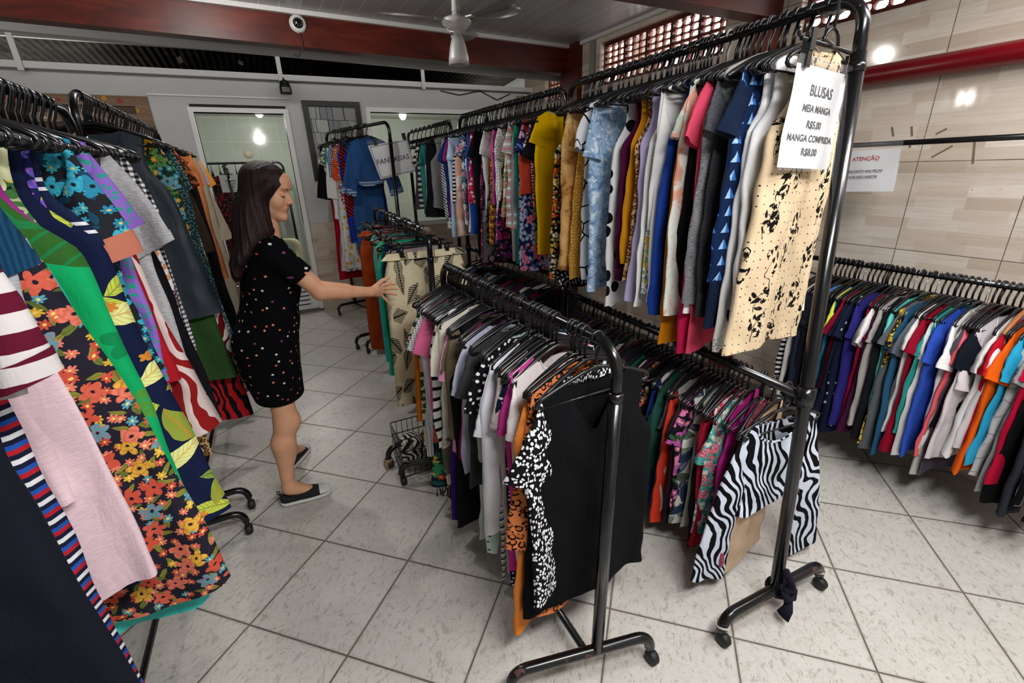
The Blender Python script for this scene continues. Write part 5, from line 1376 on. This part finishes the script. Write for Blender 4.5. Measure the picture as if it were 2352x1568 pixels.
def skin_mat():
    g = G('skin'); P = g.pos(); n = g.noise(P, 16., 3.)[0]; c = g.mix(n, '#c28a6a', '#d6a482'); g.bump(g.noise(P, 260., 2.)[0], .12, .0008)
    return g.done(c, .5, 0, .35, **{'Subsurface Weight': .06, 'Subsurface Radius': (.012, .005, .003), 'Subsurface Scale': .4})
SKIN = skin_mat(); LIPM = plain('lips', '#a8625a', .4)
person = empty('person', (-.09, 2.47, 0), 0, 'woman in a black dress with coloured dots reaching out to the clipped trousers', 'person')
OFF = Vector((.09, -2.47, 0))
def plink(name, me, par=person): o = link(name, me, par); o.location = OFF if par is person else (0, 0, 0); return o
zc = H(0, 0, -.115)[2]
def lipfn(c):
    d = np.min([f(c) for f in LIPS], 0); x = (c-HC)@hf; return ((d < .0022) & (x > .078)).astype(int)
allp = body+head
cutx = .415
parts = [(body, (-.30, 2.15, .0), (.45, 2.95, 1.50), .005, lambda c: (c[:, 0] < cutx+.002) & (c[:, 2] < 1.405)),
         (body, (.38, 2.27, .94), (.58, 2.42, 1.18), .0022, lambda c: c[:, 0] > cutx-.004),
         (allp, (-.13, 2.28, 1.34), (.20, 2.56, 1.72), .0026, lambda c: c[:, 2] > 1.40)]
plink('body', sdf_mesh('body', parts, [SKIN, LIPM], lipfn))
# ---- dress
def dress_mat():
    g = G('dotted_dress'); uv = g.uv(); l, rc = voro_cell(g, uv, 20., .8); d = g.vm('LENGTH', g.vm('MULTIPLY', l, (1, 1.1, 1)))
    m = g.math('MULTIPLY', g.math('LESS_THAN', d, .108), g.math('GREATER_THAN', g.sep(rc)[2], .12))
    c = g.mix(m, '#07080b', pick(g, g.sep(rc)[0], ['#d8d4cc', '#c8562c', '#d88a68', '#d8d4cc', '#d8906c', '#8a3a7a', '#c8623c']))
    rib = g.math('SINE', g.math('MULTIPLY', g.sep(uv)[0], 900.)); g.bump(rib, .5, .0012); return g.done(c, .9, 0, .08)
DT = [(.585, -.100, 2.475, .118, .165), (.64, -.105, 2.475, .125, .172), (.73, -.112, 2.475, .138, .182), (.83, -.110, 2.472, .148, .188), (.93, -.095, 2.468, .150, .182), (1.0, -.070, 2.463, .140, .165),
      (1.06, -.052, 2.460, .133, .155), (1.13, -.035, 2.457, .134, .156), (1.22, -.012, 2.452, .142, .172), (1.29, -.018, 2.45, .122, .185), (1.345, -.015, 2.45, .088, .170), (1.385, -.01, 2.447, .062, .112), (1.41, -.01, 2.445, .05, .085)]
def dfn(p):
    z = p[..., 2]; d = stack(p, DT); an = np.arctan2(p[..., 1]-2.46, p[..., 0]+.08)
    wr = .0035*np.sin(an*3+z*26)*np.exp(-((z-1.03)/.07)**2)+.002*np.sin(an*5-z*40)*np.exp(-((z-.98)/.12)**2)+.003*np.sin(an*7+z*4)*np.clip((.85-z)/.2, 0, 1)
    bust = .0; return d*.9+wr*np.clip((z-.60)/.08, 0, 1)
dress = [('u', .0, (-.30, 2.20, .56), (.20, 2.72, 1.43), dfn),
         pe((.065, 2.385, 1.215), (.062, .06, .062), .04), pe((.06, 2.51, 1.215), (.062, .06, .062), .04), pe((-.165, 2.40, .90), (.075, .075, .085), .04), pe((-.165, 2.53, .90), (.075, .075, .085), .04),
         pc(np.array(RS)+(-.01, .01, .0), np.array(RS)*.40+np.array(EL)*.60, .062, .056, .03), pc(np.array(LS)+(.0, 0, 0), np.array(LS)*.42+np.array(LE)*.58, .060, .054, .03),
         # neckline and sleeve openings
         pe((.05, 2.44, 1.43), (.085, .078, .055), .004, None, 's'),
         pc(np.array(RS)*.18+np.array(EL)*.82, np.array(RS)*-.1+np.array(EL)*1.1, .056, .056, .001, 's')]
def cutplane(pt, nrm, bl, bh): return ('i', 0, bl, bh, lambda p: (p-np.array(pt))@np.array(nrm))
ax_ = np.array(EL)-np.array(RS); axn = ax_/np.linalg.norm(ax_); cp = np.array(RS)+ax_*.60
dress[-1] = cutplane(cp, axn, cp-(.02, .085, .09), cp+(.11, .075, .10))
me = sdf_mesh('dress', [(dress, (-.31, 2.18, .57), (.22, 2.74, 1.45), .0042, None)], [dress_mat()], None,
              lambda V: np.stack([np.where(V[:, 0]+.08 > -9, np.arctan2(V[:, 0]+.07, -(V[:, 1]-2.47))*.17, 0), V[:, 2]], 1))
plink('dress', me)
# ---- hair
def hair_mat():
    g = G('dark_brown_hair'); uv = g.uv(); n = g.noise(g.comb(g.math('MULTIPLY', g.sep(uv)[0], 60.), g.math('MULTIPLY', g.sep(uv)[1], 2.2)), 1., 5., .7, .4)[0]
    z = g.sep(uv)[1]; low = g.ramp(z, [(.0, '#ffffff'), (1., '#000000')], False)
    c = g.mix(g.ramp(n, [(.35, '#000000'), (.7, '#ffffff')], False), '#080505', '#301c1b'); g.bump(n, .8, .004)
    return g.done(c, .6, 0, .25)
HT = [(1.205, -.162, 2.395, .012, .03), (1.235, -.157, 2.392, .024, .062), (1.28, -.143, 2.39, .036, .086), (1.33, -.105, 2.385, .055, .100), (1.38, -.062, 2.39, .080, .104), (1.42, -.050, 2.395, .085, .104), (1.47, -.046, 2.40, .080, .098), (1.52, -.036, 2.41, .076, .092), (1.57, -.022, 2.42, .070, .080), (1.62, -.005, 2.42, .045, .055), (1.65, .005, 2.42, .01, .02)]
def hfn(p):
    d = stack(p, HT); an = np.arctan2(p[..., 1]-2.40, p[..., 0]+.03); z = p[..., 2]
    return d*.85-.0014*np.sin(an*23+z*9+2*np.sin(z*14))-.0010*np.sin(an*47+z*16)-.004*np.sin(an*6-z*12)*np.clip((1.5-z)/.2, 0, 1)
def capfn(p):
    q = (p-HC)@HR; d = ell(p, H(-.014, 0, .033), (.107, .086, .090), HR); an = np.arctan2(q[..., 1], q[..., 2])
    part = .006*np.exp(-((q[..., 1]+.004)/.006)**2)*(q[..., 2] > 0)
    return d-.0004*np.sin(q[..., 0]*230+np.abs(q[..., 1])*160)+part
hair = [('u', 0, (-.10, 2.28, 1.46), (.19, 2.56, 1.73), capfn), ('u', .045, (-.22, 2.26, 1.19), (.10, 2.54, 1.68), hfn),
        pc(H(.03, .074, .03), H(-.03, .082, -.06), .018, .022, .02), pc(H(-.03, .082, -.06), (-.06, 2.325, 1.40), .022, .026, .02), pc(H(.015, -.074, .03), H(-.03, -.08, -.06), .018, .022, .02), pc(H(-.03, -.08, -.06), (-.07, 2.50, 1.40), .022, .02, .02),
        pe(H(.100, .0, -.036), (.080, .079, .106), .004, HR, 's'), pe(H(.03, 0, -.12), (.055, .05, .06), .01, HR, 's')]
me = sdf_mesh('hair', [(hair, (-.21, 2.27, 1.19), (.19, 2.57, 1.73), .003, None)], [hair_mat()], None,
              lambda V: np.stack([np.arctan2(V[:, 1]-2.415, V[:, 0]-.01)*.1, V[:, 2]], 1))
plink('hair', me)
BROW = plain('eyebrow', '#3a2620', .8)
for s in (1, -1):
    q = MB().tube([H(.0935, s*.014, .0265), H(.0925, s*.024, .0305), H(.0870, s*.036, .0315), H(.0765, s*.046, .028)], [.0016, .0024, .0021, .0010], 8); plink('eyebrow', q.mesh('eyebrow', BROW))
    q = MB().tube([H(.0855, s*.0205, -.0035), H(.0872, s*.028, -.0055), H(.0855, s*.036, -.0052), H(.079, s*.0455, -.002)], [.0008, .0015, .0016, .0008], 8); plink('eyelashes', q.mesh('eyelashes', plain('lash', '#141010', .7)))
# ---- shoes
SHB, SHW = plain('black_canvas', '#0b0b0d', .85, bump=.3, bs=400), plain('white_rubber', '#c8c8c4', .5, var=.1, bs=20)
def shoe(heel, ang):
    c, s = math.cos(ang), math.sin(ang)
    def T(x, y, z): return (heel[0]+c*x-s*y, heel[1]+s*x+c*y, z)
    Lh = .258
    def w(x): t = x/Lh; return .034*math.sqrt(max(0, 1-max(0, (.16-t)/.16)**2))*(1+.28*max(0, math.sin((t-.25)/.75*PI*.9)) if t > .25 else 1)*math.sqrt(max(0, 1-max(0, (t-.80)/.2)**2.2))
    def h(x): return np.interp(x, [0, .03, .07, .095, .13, .18, .22, .245, .258], [.072, .058, .054, .088, .078, .062, .050, .040, .026])
    def loft(x0, x1, z0f, z1f, grow, n=26, m=20, pw=1.):
        q = MB(); V_ = []
        for i in range(n+1):
            x = x0+(x1-x0)*(.5-.5*math.cos(PI*i/n)); W_ = w(x)+grow; z0, z1 = z0f(x), z1f(x)
            for j in range(m):
                a = 2*PI*j/m; ca, sa = math.cos(a), math.sin(a); k = 3.2 if sa < 0 else 2.3
                rr = (abs(ca)**k+abs(sa)**k)**(-1/k); V_.append(T(x, W_*ca*rr*(1-(.22*max(0, sa) if pw > 1 else 0)), (z0+z1)/2+(z1-z0)/2*sa*rr))
        F = [(i*m+j, (i+1)*m+j, (i+1)*m+(j+1) % m, i*m+(j+1) % m) for i in range(n) for j in range(m)]
        F += [tuple(range(m)), tuple(range(n*m, n*m+m))[::-1]]; return q.add(V_, F)
    up = plink('shoe', loft(.004, Lh-.008, lambda x: .012, lambda x: h(x), .0, pw=2).mesh('shoe', SHB))
    o = link('sole', loft(0, Lh, lambda x: 0.0, lambda x: .027+.004*abs(x-.12)/.12, .0045).mesh('sole', SHW), up)
    link('toe_cap', loft(.197, Lh-.002, lambda x: .02, lambda x: h(x)+.003, .003, pw=2).mesh('toe_cap', SHW), up)
    q = MB().tube([T(.008, 0, .062), T(-.006, 0, .078), T(-.004, 0, .092), T(.006, 0, .088), T(.008, 0, .07)], .0028, 8); link('heel_tab', q.mesh('heel_tab', SHB), up)
    q = MB().tube([T(.055, -.03, .058), T(.095, -.018, .088), T(.1, 0, .097), T(.095, .018, .088), T(.055, .03, .058)], .006, 8); link('ankle_band', q.mesh('ankle_band', SHB), up)
shoe((-.210, 2.352), math.radians(-2)); shoe((-.165, 2.655), math.radians(60))
q = MB().tube([H(.02, .035, -.13)]+[np.array((-.0, 2.44, 1.385))+np.array((.062*math.cos(a), .062*math.sin(a), -.012*math.cos(a))) for a in np.linspace(-1.4, 1.4, 12)], .0012, 6)

# ================================================================== signs and small things
PAPER = plain('paper', '#dcdcde', .6, bump=.4, bs=8)
INK, REDINK = plain('ink', '#1c1c1e', .6), plain('red_ink', '#b01c28', .6)
def film_mat():
    g = G('clear_film'); return g.done('#e8e8ea', .08, 0, .6, **{'Alpha': .10})
FILM = film_mat()
def text(s, size, x, z, mat, parent, name='lettering', bold=0., shear=0., underline=False, y=-.0012, align='CENTER'):
    cu = bpy.data.curves.new('t', 'FONT'); cu.body = s; cu.size = size; cu.align_x = align; cu.align_y = 'CENTER'; cu.offset = bold; cu.shear = shear; cu.resolution_u = 3
    o = bpy.data.objects.new('t', cu); COL.objects.link(o); dg = bpy.context.evaluated_depsgraph_get(); me = bpy.data.meshes.new_from_object(o.evaluated_get(dg)); bpy.data.objects.remove(o)
    co = np.empty(len(me.vertices)*3, 'f'); me.vertices.foreach_get('co', co); co = co.reshape(-1, 3); w0, w1 = co[:, 0].min(), co[:, 0].max()
    co2 = np.stack([co[:, 0]+x, np.full(len(co), y), co[:, 1]+z], -1)
    co2[:, 1] += paper_wave(co2[:, 0], co2[:, 2]); me.vertices.foreach_set('co', co2.astype('f').ravel()); me.materials.clear(); me.materials.append(mat); me.update()
    t = link(name, me, parent)
    if underline:
        MB().box((w0+x, y-.0005, z-size*.52), (w1+x, y+.0004, z-size*.47)).build('underline', mat, t, smooth=False)
    return t
def paper_wave(x, z): return .0025*np.sin(x*22+z*9)+.002*np.sin(z*31-x*7)
def sheet_part(name, x0, x1, z0, z1, mat, parent, y=0., n=16, skew=0.):
    xs, zs = np.linspace(x0, x1, n), np.linspace(z0, z1, n); X, Z = np.meshgrid(xs, zs); X = X+skew*(Z-z1)
    P = np.stack([X, y+paper_wave(X, Z), Z], -1); return link(name, grid_mesh(name, P, np.stack([X, Z], -1), False, mat), parent)
def sign_rot(o, tilt): o.rotation_euler = (0, tilt, o.rotation_euler[2])
# BLUSAS price sign on a clip hanger
SY = .925
t = empty('price_sign', (1.535, SY, 1.89), math.radians(2), 'white paper price sign reading BLUSAS in a clear sleeve, clipped below the tall rack rod', 'sign'); t.rotation_euler = (0, math.radians(3), math.radians(3))
sheet_part('paper', -.145, .140, -.272, 0, PAPER, t, 0., 18, .02)
for s, sz, z in (('BLUSAS', .040, -.062), ('MEIA MANGA', .027, -.108), ('R$5,00', .029, -.150), ('MANGA COMPRIDA', .027, -.188), ('R$8,00', .029, -.226)):
    text(s, sz, .003+.02*z, z, INK, t, bold=.0006)
f_ = sheet_part('plastic_sleeve', -.150, .146, -.280, .022, FILM, t, -.0065, 18, .02)
for sx in (-.115, .125):
    MB().box((sx-.010, -.013, -.010), (sx+.010, .009, .05)).box((sx-.012, -.016, .03), (sx+.012, -.011, .085)).build('clip', BLK, t, smooth=False)
MB().tube([(-.15, 0, .058), (.15, 0, .058)], .0065, 8).tube([(-.15, 0, .058), (-.165, 0, .066), (-.168, 0, .082)], .005, 8).tube([(.15, 0, .058), (.165, 0, .066), (.168, 0, .082)], .005, 8).build('hanger_bar', BLK, t)
MB().tube(arc((.0, 0, .062), .04, 0, PI, 12, (1, 0, 0), (0, 0, 1)), .005, 8).tube([(0, 0, .1), (.005, 0, .14)]+[tuple(p) for p in arc((.02, 0, .178), .024, PI*1.1, -.2, 12, (1, 0, 0), (0, 0, 1))], .0042, 8).build('hanger_hook', BLK, t)
# FANTASIAS sign
t = empty('costume_sign', (1.165, 4.69, 1.912), 0, 'white paper sign reading FANTASIAS with dotted border, hung on the costume rack', 'sign'); t.rotation_euler = (0, math.radians(-9), math.radians(4))
sheet_part('paper', -.19, .19, -.30, 0, PAPER, t, 0., 14, -.1)
text('FANTASIAS', .066, .012, -.155, INK, t, bold=.0008)
q = MB()
for k in range(34):
    x = -.175+.35*k/33
    for z in (-.012, -.288): q.box((x-.003+(-.1)*z, -.0055, z-.003), (x+.003+(-.1)*z, -.0045, z+.003))
for k in range(26):
    z = -.02-.26*k/25
    for x in (-.178, .178): q.box((x-.003-.1*z, -.0055, z-.003), (x+.003-.1*z, -.0045, z+.003))
q.build('dotted_border', INK, t, smooth=False)
sheet_part('plastic_sleeve', -.197, .197, -.307, .04, FILM, t, -.008, 12, -.1)
for sx in (-.12, .17): MB().box((sx-.014, -.014, -.005), (sx+.014, .012, .055)).build('clip', BLK, t, smooth=False)
# ATENCAO sign taped on the upper rail of the wall rack
t = empty('notice_sign', (2.795, 1.372, 1.70), math.radians(-90), 'white notice reading ATENÇÃO in red, taped to the empty upper rail', 'sign'); t.rotation_euler = (0, math.radians(-2), math.radians(-90))
sheet_part('paper', -.150, .125, -.222, -.022, PAPER, t, 0., 12, -.03)
text('ATENÇÃO', .026, -.02, -.062, REDINK, t, bold=.0006, underline=True)
text('DESCONTO NAS PEÇAS', .0155, -.02, -.122, INK, t, bold=.0003, shear=.15, underline=True)
text('FAVOR NÃO INSISTIR', .0155, -.03, -.150, INK, t, bold=.0003, shear=.15, underline=True)
sheet_part('plastic_sleeve', -.157, .132, -.226, .015, FILM, t, -.006, 12, -.03)
# old tape and hook marks on the tiled wall
for k, (y, z, a, l) in enumerate(((1.44, 1.77, 70, .05), (1.352, 1.765, 75, .05), (1.345, 1.70, 80, .03), (1.075, 1.655, 80, .11), (1.225, 1.755, -30, .045), (1.20, 1.66, -35, .09))):
    o = MB().box((-.0015, -l/2, -.004), (.0, l/2, .004)).build('tape_strip', TAPE, smooth=False); o.location = (XW-.0005, y, z); o.rotation_euler = (math.radians(a), 0, 0)
    lab = ['short brown tape scrap on the wall tiles left of the joint', 'upright brown tape scrap above the empty upper rail', 'small tape scrap just below the empty upper rail', 'long upright brown tape strip below the upper rail', 'short slanting tape scrap above the upper rail', 'slanting peeled tape strip below the upper rail'][k]
    tag(o, lab, 'tape')
# tape wound on the near end of the tall rail, and bits of clear tape down the pole
def wrap(name, pts, r, mat, lab, cat):
    o = MB().tube(pts, r, 14, flat=1.).build(name, mat); 
    me = o.data; rg = random.Random(5)
    for v in me.vertices: v.co += Vector((rg.uniform(-1, 1), rg.uniform(-1, 1), rg.uniform(-1, 1)))*.0035
    return tag(o, lab, cat)
TAPEC = plain('yellowed_clear_tape', '#a8a39a', .25, bump=.6, bs=90)
pts = [(1.622, .955+.006*k, 2.07) for k in range(11)]
wrap('packing_tape', pts, [.021+.004*((k*7) % 3)/2 for k in range(11)], TAPEC, 'crumpled clear packing tape wound round the tall rack rod', 'tape')
pts = [(.757, 2.285+.006*k-.09, 1.2) for k in range(6)]
wrap('tape_wrap', [(.757, 2.395+.009*k, 1.35) for k in range(6)], [.018, .021, .020, .022, .019, .017], plain('brown_tape', '#5c4c40', .5, bump=.5, bs=90), 'yellowed tape wad on the bend of the trouser rack', 'tape')
# dark scarf knotted round the foot of the tall rack
SCARF = fabric('bnd:#1e1c28:#4a4656:60')
t = empty('scarf', (1.47, .70, .125), 0, 'dark patterned scarf knotted around the base tube of the BLUSAS rack', 'scarf')
rg = random.Random(3)
for k in range(5):
    a = [(.032*math.cos(x)*(.55 if abs(k-2) > 1 else 1.1), (k-2)*.012+.004*math.sin(3*x+k), .034*math.sin(x)) for x in np.linspace(0, 2*PI, 14)]
    pass
q = MB()
for k in range(4):
    q.tube([(.012*(k-1.5)+.005*math.sin(2*x), .032*math.cos(x), .034*math.sin(x)) for x in np.linspace(0, 2*PI, 18)], .010, 8, flat=.8)
q.tube([(-.02, -.03, .02), (0, -.045, .03), (.022, -.04, .01), (.012, -.048, -.015), (-.016, -.044, -.012), (-.02, -.03, .02)], .015, 10)
q.build('knot', SCARF, t)
MB().tube([(0, -.04, .02), (-.012, -.045, .06), (-.025, -.03, .10), (-.015, -.02, .115)], [.012, .018, .022, .008], 10, flat=.45).build('loose_end', SCARF, t)
MB().tube([(0, -.045, -.01), (-.015, -.055, -.05), (-.03, -.05, -.085)], [.012, .02, .026], 10, flat=.35).build('loose_end', SCARF, t)
# white string rings on the stubs of that base
for (x, lab) in ((1.20, 'white string tied round the left foot of the BLUSAS rack'), (1.70, 'white string tied round the right foot of the BLUSAS rack')):
    q = MB()
    for k in range(2): q.tube([(.0215*math.cos(a), .0215*math.sin(a), .004*math.sin(2*a)+k*.005) for a in np.linspace(0, 2*PI, 20)], .0016, 6)
    o = q.build('string', plain('string', '#c8c4b8', .8)); o.location = (1.182 if x < 1.4 else 1.7185, .714 if x < 1.4 else .686, .085); tag(o, lab, 'string')
# brown paper wrapped round one caster of the trouser rack
q = MB().lathe([(.03, 0), (.034, .02), (.028, .045), (.02, .06)], 9)
o = q.build('paper_wrap', plain('brown_paper', '#9a8468', .8, var=.4, bs=60), smooth=False); o.location = (.383, 2.40, .002); tag(o, 'crumpled brown paper wrapped round a front caster of the trouser rack', 'paper')
# dark wire basket with folded clothes under the centre racks
t = empty('wire_basket', (.56, 2.33, 0), 0, 'low black wire basket on the floor below the trousers', 'basket')
q = MB()
for z in (.02, .10, .18, .26): q.tube([(-.13, -.1, z), (.13, -.1, z), (.13, .12, z), (-.13, .12, z), (-.13, -.1, z)], .003, 6)
for k in range(9):
    x = -.13+.26*k/8; q.tube([(x, -.1, .02), (x, -.1, .26)], .002, 6); q.tube([(x, .12, .02), (x, .12, .26)], .002, 6)
for k in range(7):
    y = -.1+.22*k/6; q.tube([(-.13, y, .02), (-.13, y, .26)], .002, 6); q.tube([(.13, y, .02), (.13, y, .26)], .002, 6)
q.build('wire_frame', BLK, t)
o = pe; F_, og = evaluate([pe((0, 0, .02), (.115, .085, .06), 0), pe((.03, 0, .07), (.085, .08, .035), .02), pe((-.04, .01, .11), (.07, .075, .03), .015)], (-.14, -.11, -.05), (.14, .11, .16), .008)
V_, Q_ = surface_nets(F_, og, .008); me = bpy.data.meshes.new('bundle'); me.from_pydata(V_.tolist(), [], Q_.tolist()); me.polygons.foreach_set('use_smooth', [True]*len(me.polygons))
me.materials.append(fabric('zeb:#c8c4b4:#16201c:11')); uvl = me.uv_layers.new(name='uv')
for li, lp in enumerate(me.loops): v = me.vertices[lp.vertex_index].co; uvl.data[li].uv = (v.x+v.y*.3, v.z+v.y)
o = link('folded_garment', me, None, (.56, 2.34, .062)); tag(o, 'folded black and cream patterned garment lying in the wire basket', 'clothes')
# fringe on the dark tropical scarf dress; size label in the V-neck top
for o in list(COL.objects):
    lab = o.get('label', '')
    if lab.startswith('dark tropical scarf dress'):
        Ld = [it for it in RACK_ITEMS['R3'] if it[4].startswith('dark tropical')][0][1]; q = MB(); rg = random.Random(1)
        for k in range(30):
            x = -.235+.47*k/29
            for yy in (-.014, .014):
                l = rg.uniform(.05, .085); w = rg.uniform(-.008, .008); z0 = -Ld+.005
                q.tube([(x, yy, z0), (x+w*.5, yy+w, z0-l*.5), (x+w, yy, z0-l)], [.0025, .002, .0045], 5)
        q.build('fringe', plain('navy_yarn', '#0c1024', .9), o)
    if lab.startswith('black eyelet knit V-neck'):
        MB().box((-.013, .012, -.165), (.013, .0135, -.135)).build('size_label', plain('label_grey', '#23231f', .6), o, smooth=False)
# ------------------------------------------------------------------ side room: racks, clothes, chair
IN1 = rack('i', (-.28, 6.75), (-.35, 7.75), 1.78, 'rack of dark clothes just inside the side room doorway', r=.014, mat=STEELC)
IN2 = rack('j', (.40, 8.05), (-.75, 8.10), 1.84, 'rack standing across the back of the tiled side room', r=.015, mat=STEELC, rot=PI/2)
inner = [('tank', 1.0, 'flo:#2a1218:9:#6a1a2c,#3a1a20:#1c2a1c', 'dark maroon patterned blouse'), ('tee', .8, 'solid:#16181c', 'black tee'), ('tank', .9, 'solid:#1c2a20', 'dark bottle green top'),
         ('tee', .75, 'mel:#8a8a80:#a8a89a', 'light grey mesh top'), ('tank', .95, 'solid:#b01a4a', 'raspberry top'), ('tee', .8, 'solid:#3a3a34', 'dark khaki tee'), ('tank', .9, 'solid:#28a050', 'bright green top'), ('tee', .8, 'solid:#b8b0a0', 'cream tee')]
for i, (k, L, sp, d) in enumerate(inner):
    y = 6.83+i*.11; x = -.285-.07*(y-6.75); garment(k, L, sp, d+' on the rack inside the side room doorway', (x, y, 1.78), 0, 500+i, .014, 18, 20, 'clothes on the rack inside the side room doorway'); put_hanger('slim', (x, y, 1.78), 0, '', far=True)
inner2 = ['solid:#2c4250|dusk blue blouse', 'solid:#c08020|amber blouse', 'mel:#5a5a50:#6a6a60|moss grey tee', 'solid:#1c2428|near-black blue tee', 'solid:#7a6a50|camel tee', 'solid:#3a4a3c|sage green blouse', 'solid:#a8a090|oat coloured tee', 'solid:#4a2a30|dark rose tee', 'solid:#22303c|deep slate tee']
for i, s_ in enumerate(inner2):
    sp, d = s_.split('|'); x = .28-i*.10; garment('tee', .8, sp, d+' on the rear rack of the tiled side room', (x, 8.06, 1.84), PI/2, 600+i, .014, 16, 18, 'clothes on the rear rack of the tiled side room'); put_hanger('slim', (x, 8.06, 1.84), PI/2, '', far=True)
t = empty('rack_note', (-.27, 6.78, 1.68), 0, 'small grey-white paper note clipped to the rack inside the doorway', 'sign')
sheet_part('paper', -.11, .11, -.2, 0, plain('dim_paper', '#b4b6b4', .6), t)
for k in range(3): MB().box((-.06+.01*k, -.008, -.075-.035*k), (.06-.012*k, -.006, -.062-.035*k)).build('lettering', plain('faint_ink', '#77797a', .6), t, smooth=False)
# cream plastic chair
t = empty('plastic_chair', (.13, 7.15, 0), math.radians(-25), 'cream plastic chair with round opening in backrest in side room', 'chair')
CRM = plain('cream_plastic', '#b5b192', .45)
MB().box((-.2, -.2, .41), (.2, .2, .435)).build('seat', CRM, t, bevel=.01)
q = MB(); n = 28; V_ = []
for i in range(n):
    a = 2*PI*i/n; ca, sa = math.cos(a), math.sin(a); k = (abs(ca)**4+abs(sa)**4)**-.25
    for yy in (-.012, .012): V_ += [(.2*ca*k, .2+yy, .63+.19*sa*k), (.12*ca, .2+yy, .66+.11*sa)]
F = []
for i in range(n):
    b, c_ = 4*i, 4*((i+1) % n); F += [(b, c_, c_+1, b+1), (b+2, b+3, c_+3, c_+2), (b, b+2, c_+2, c_), (b+1, c_+1, c_+3, b+3)]
q.add(V_, F).build('backrest', CRM, t)
for sx in (-.18, .18):
    for sy in (-.18, .18): MB().tube([(sx, sy, .42), (sx*1.12, sy*1.15, 0)], [.022, .016], 8).build('leg', CRM, t)

me = bpy.data.meshes.new('far_hangers'); me.from_pydata(FAR_V, [], FAR_F); me.materials.append(BLK); me.polygons.foreach_set('use_smooth', [True]*len(me.polygons)); me.update()
tag(link('plastic_hangers', me), 'many slim black hangers crowding the rods of the racks farthest back', 'hangers', None, 'stuff')
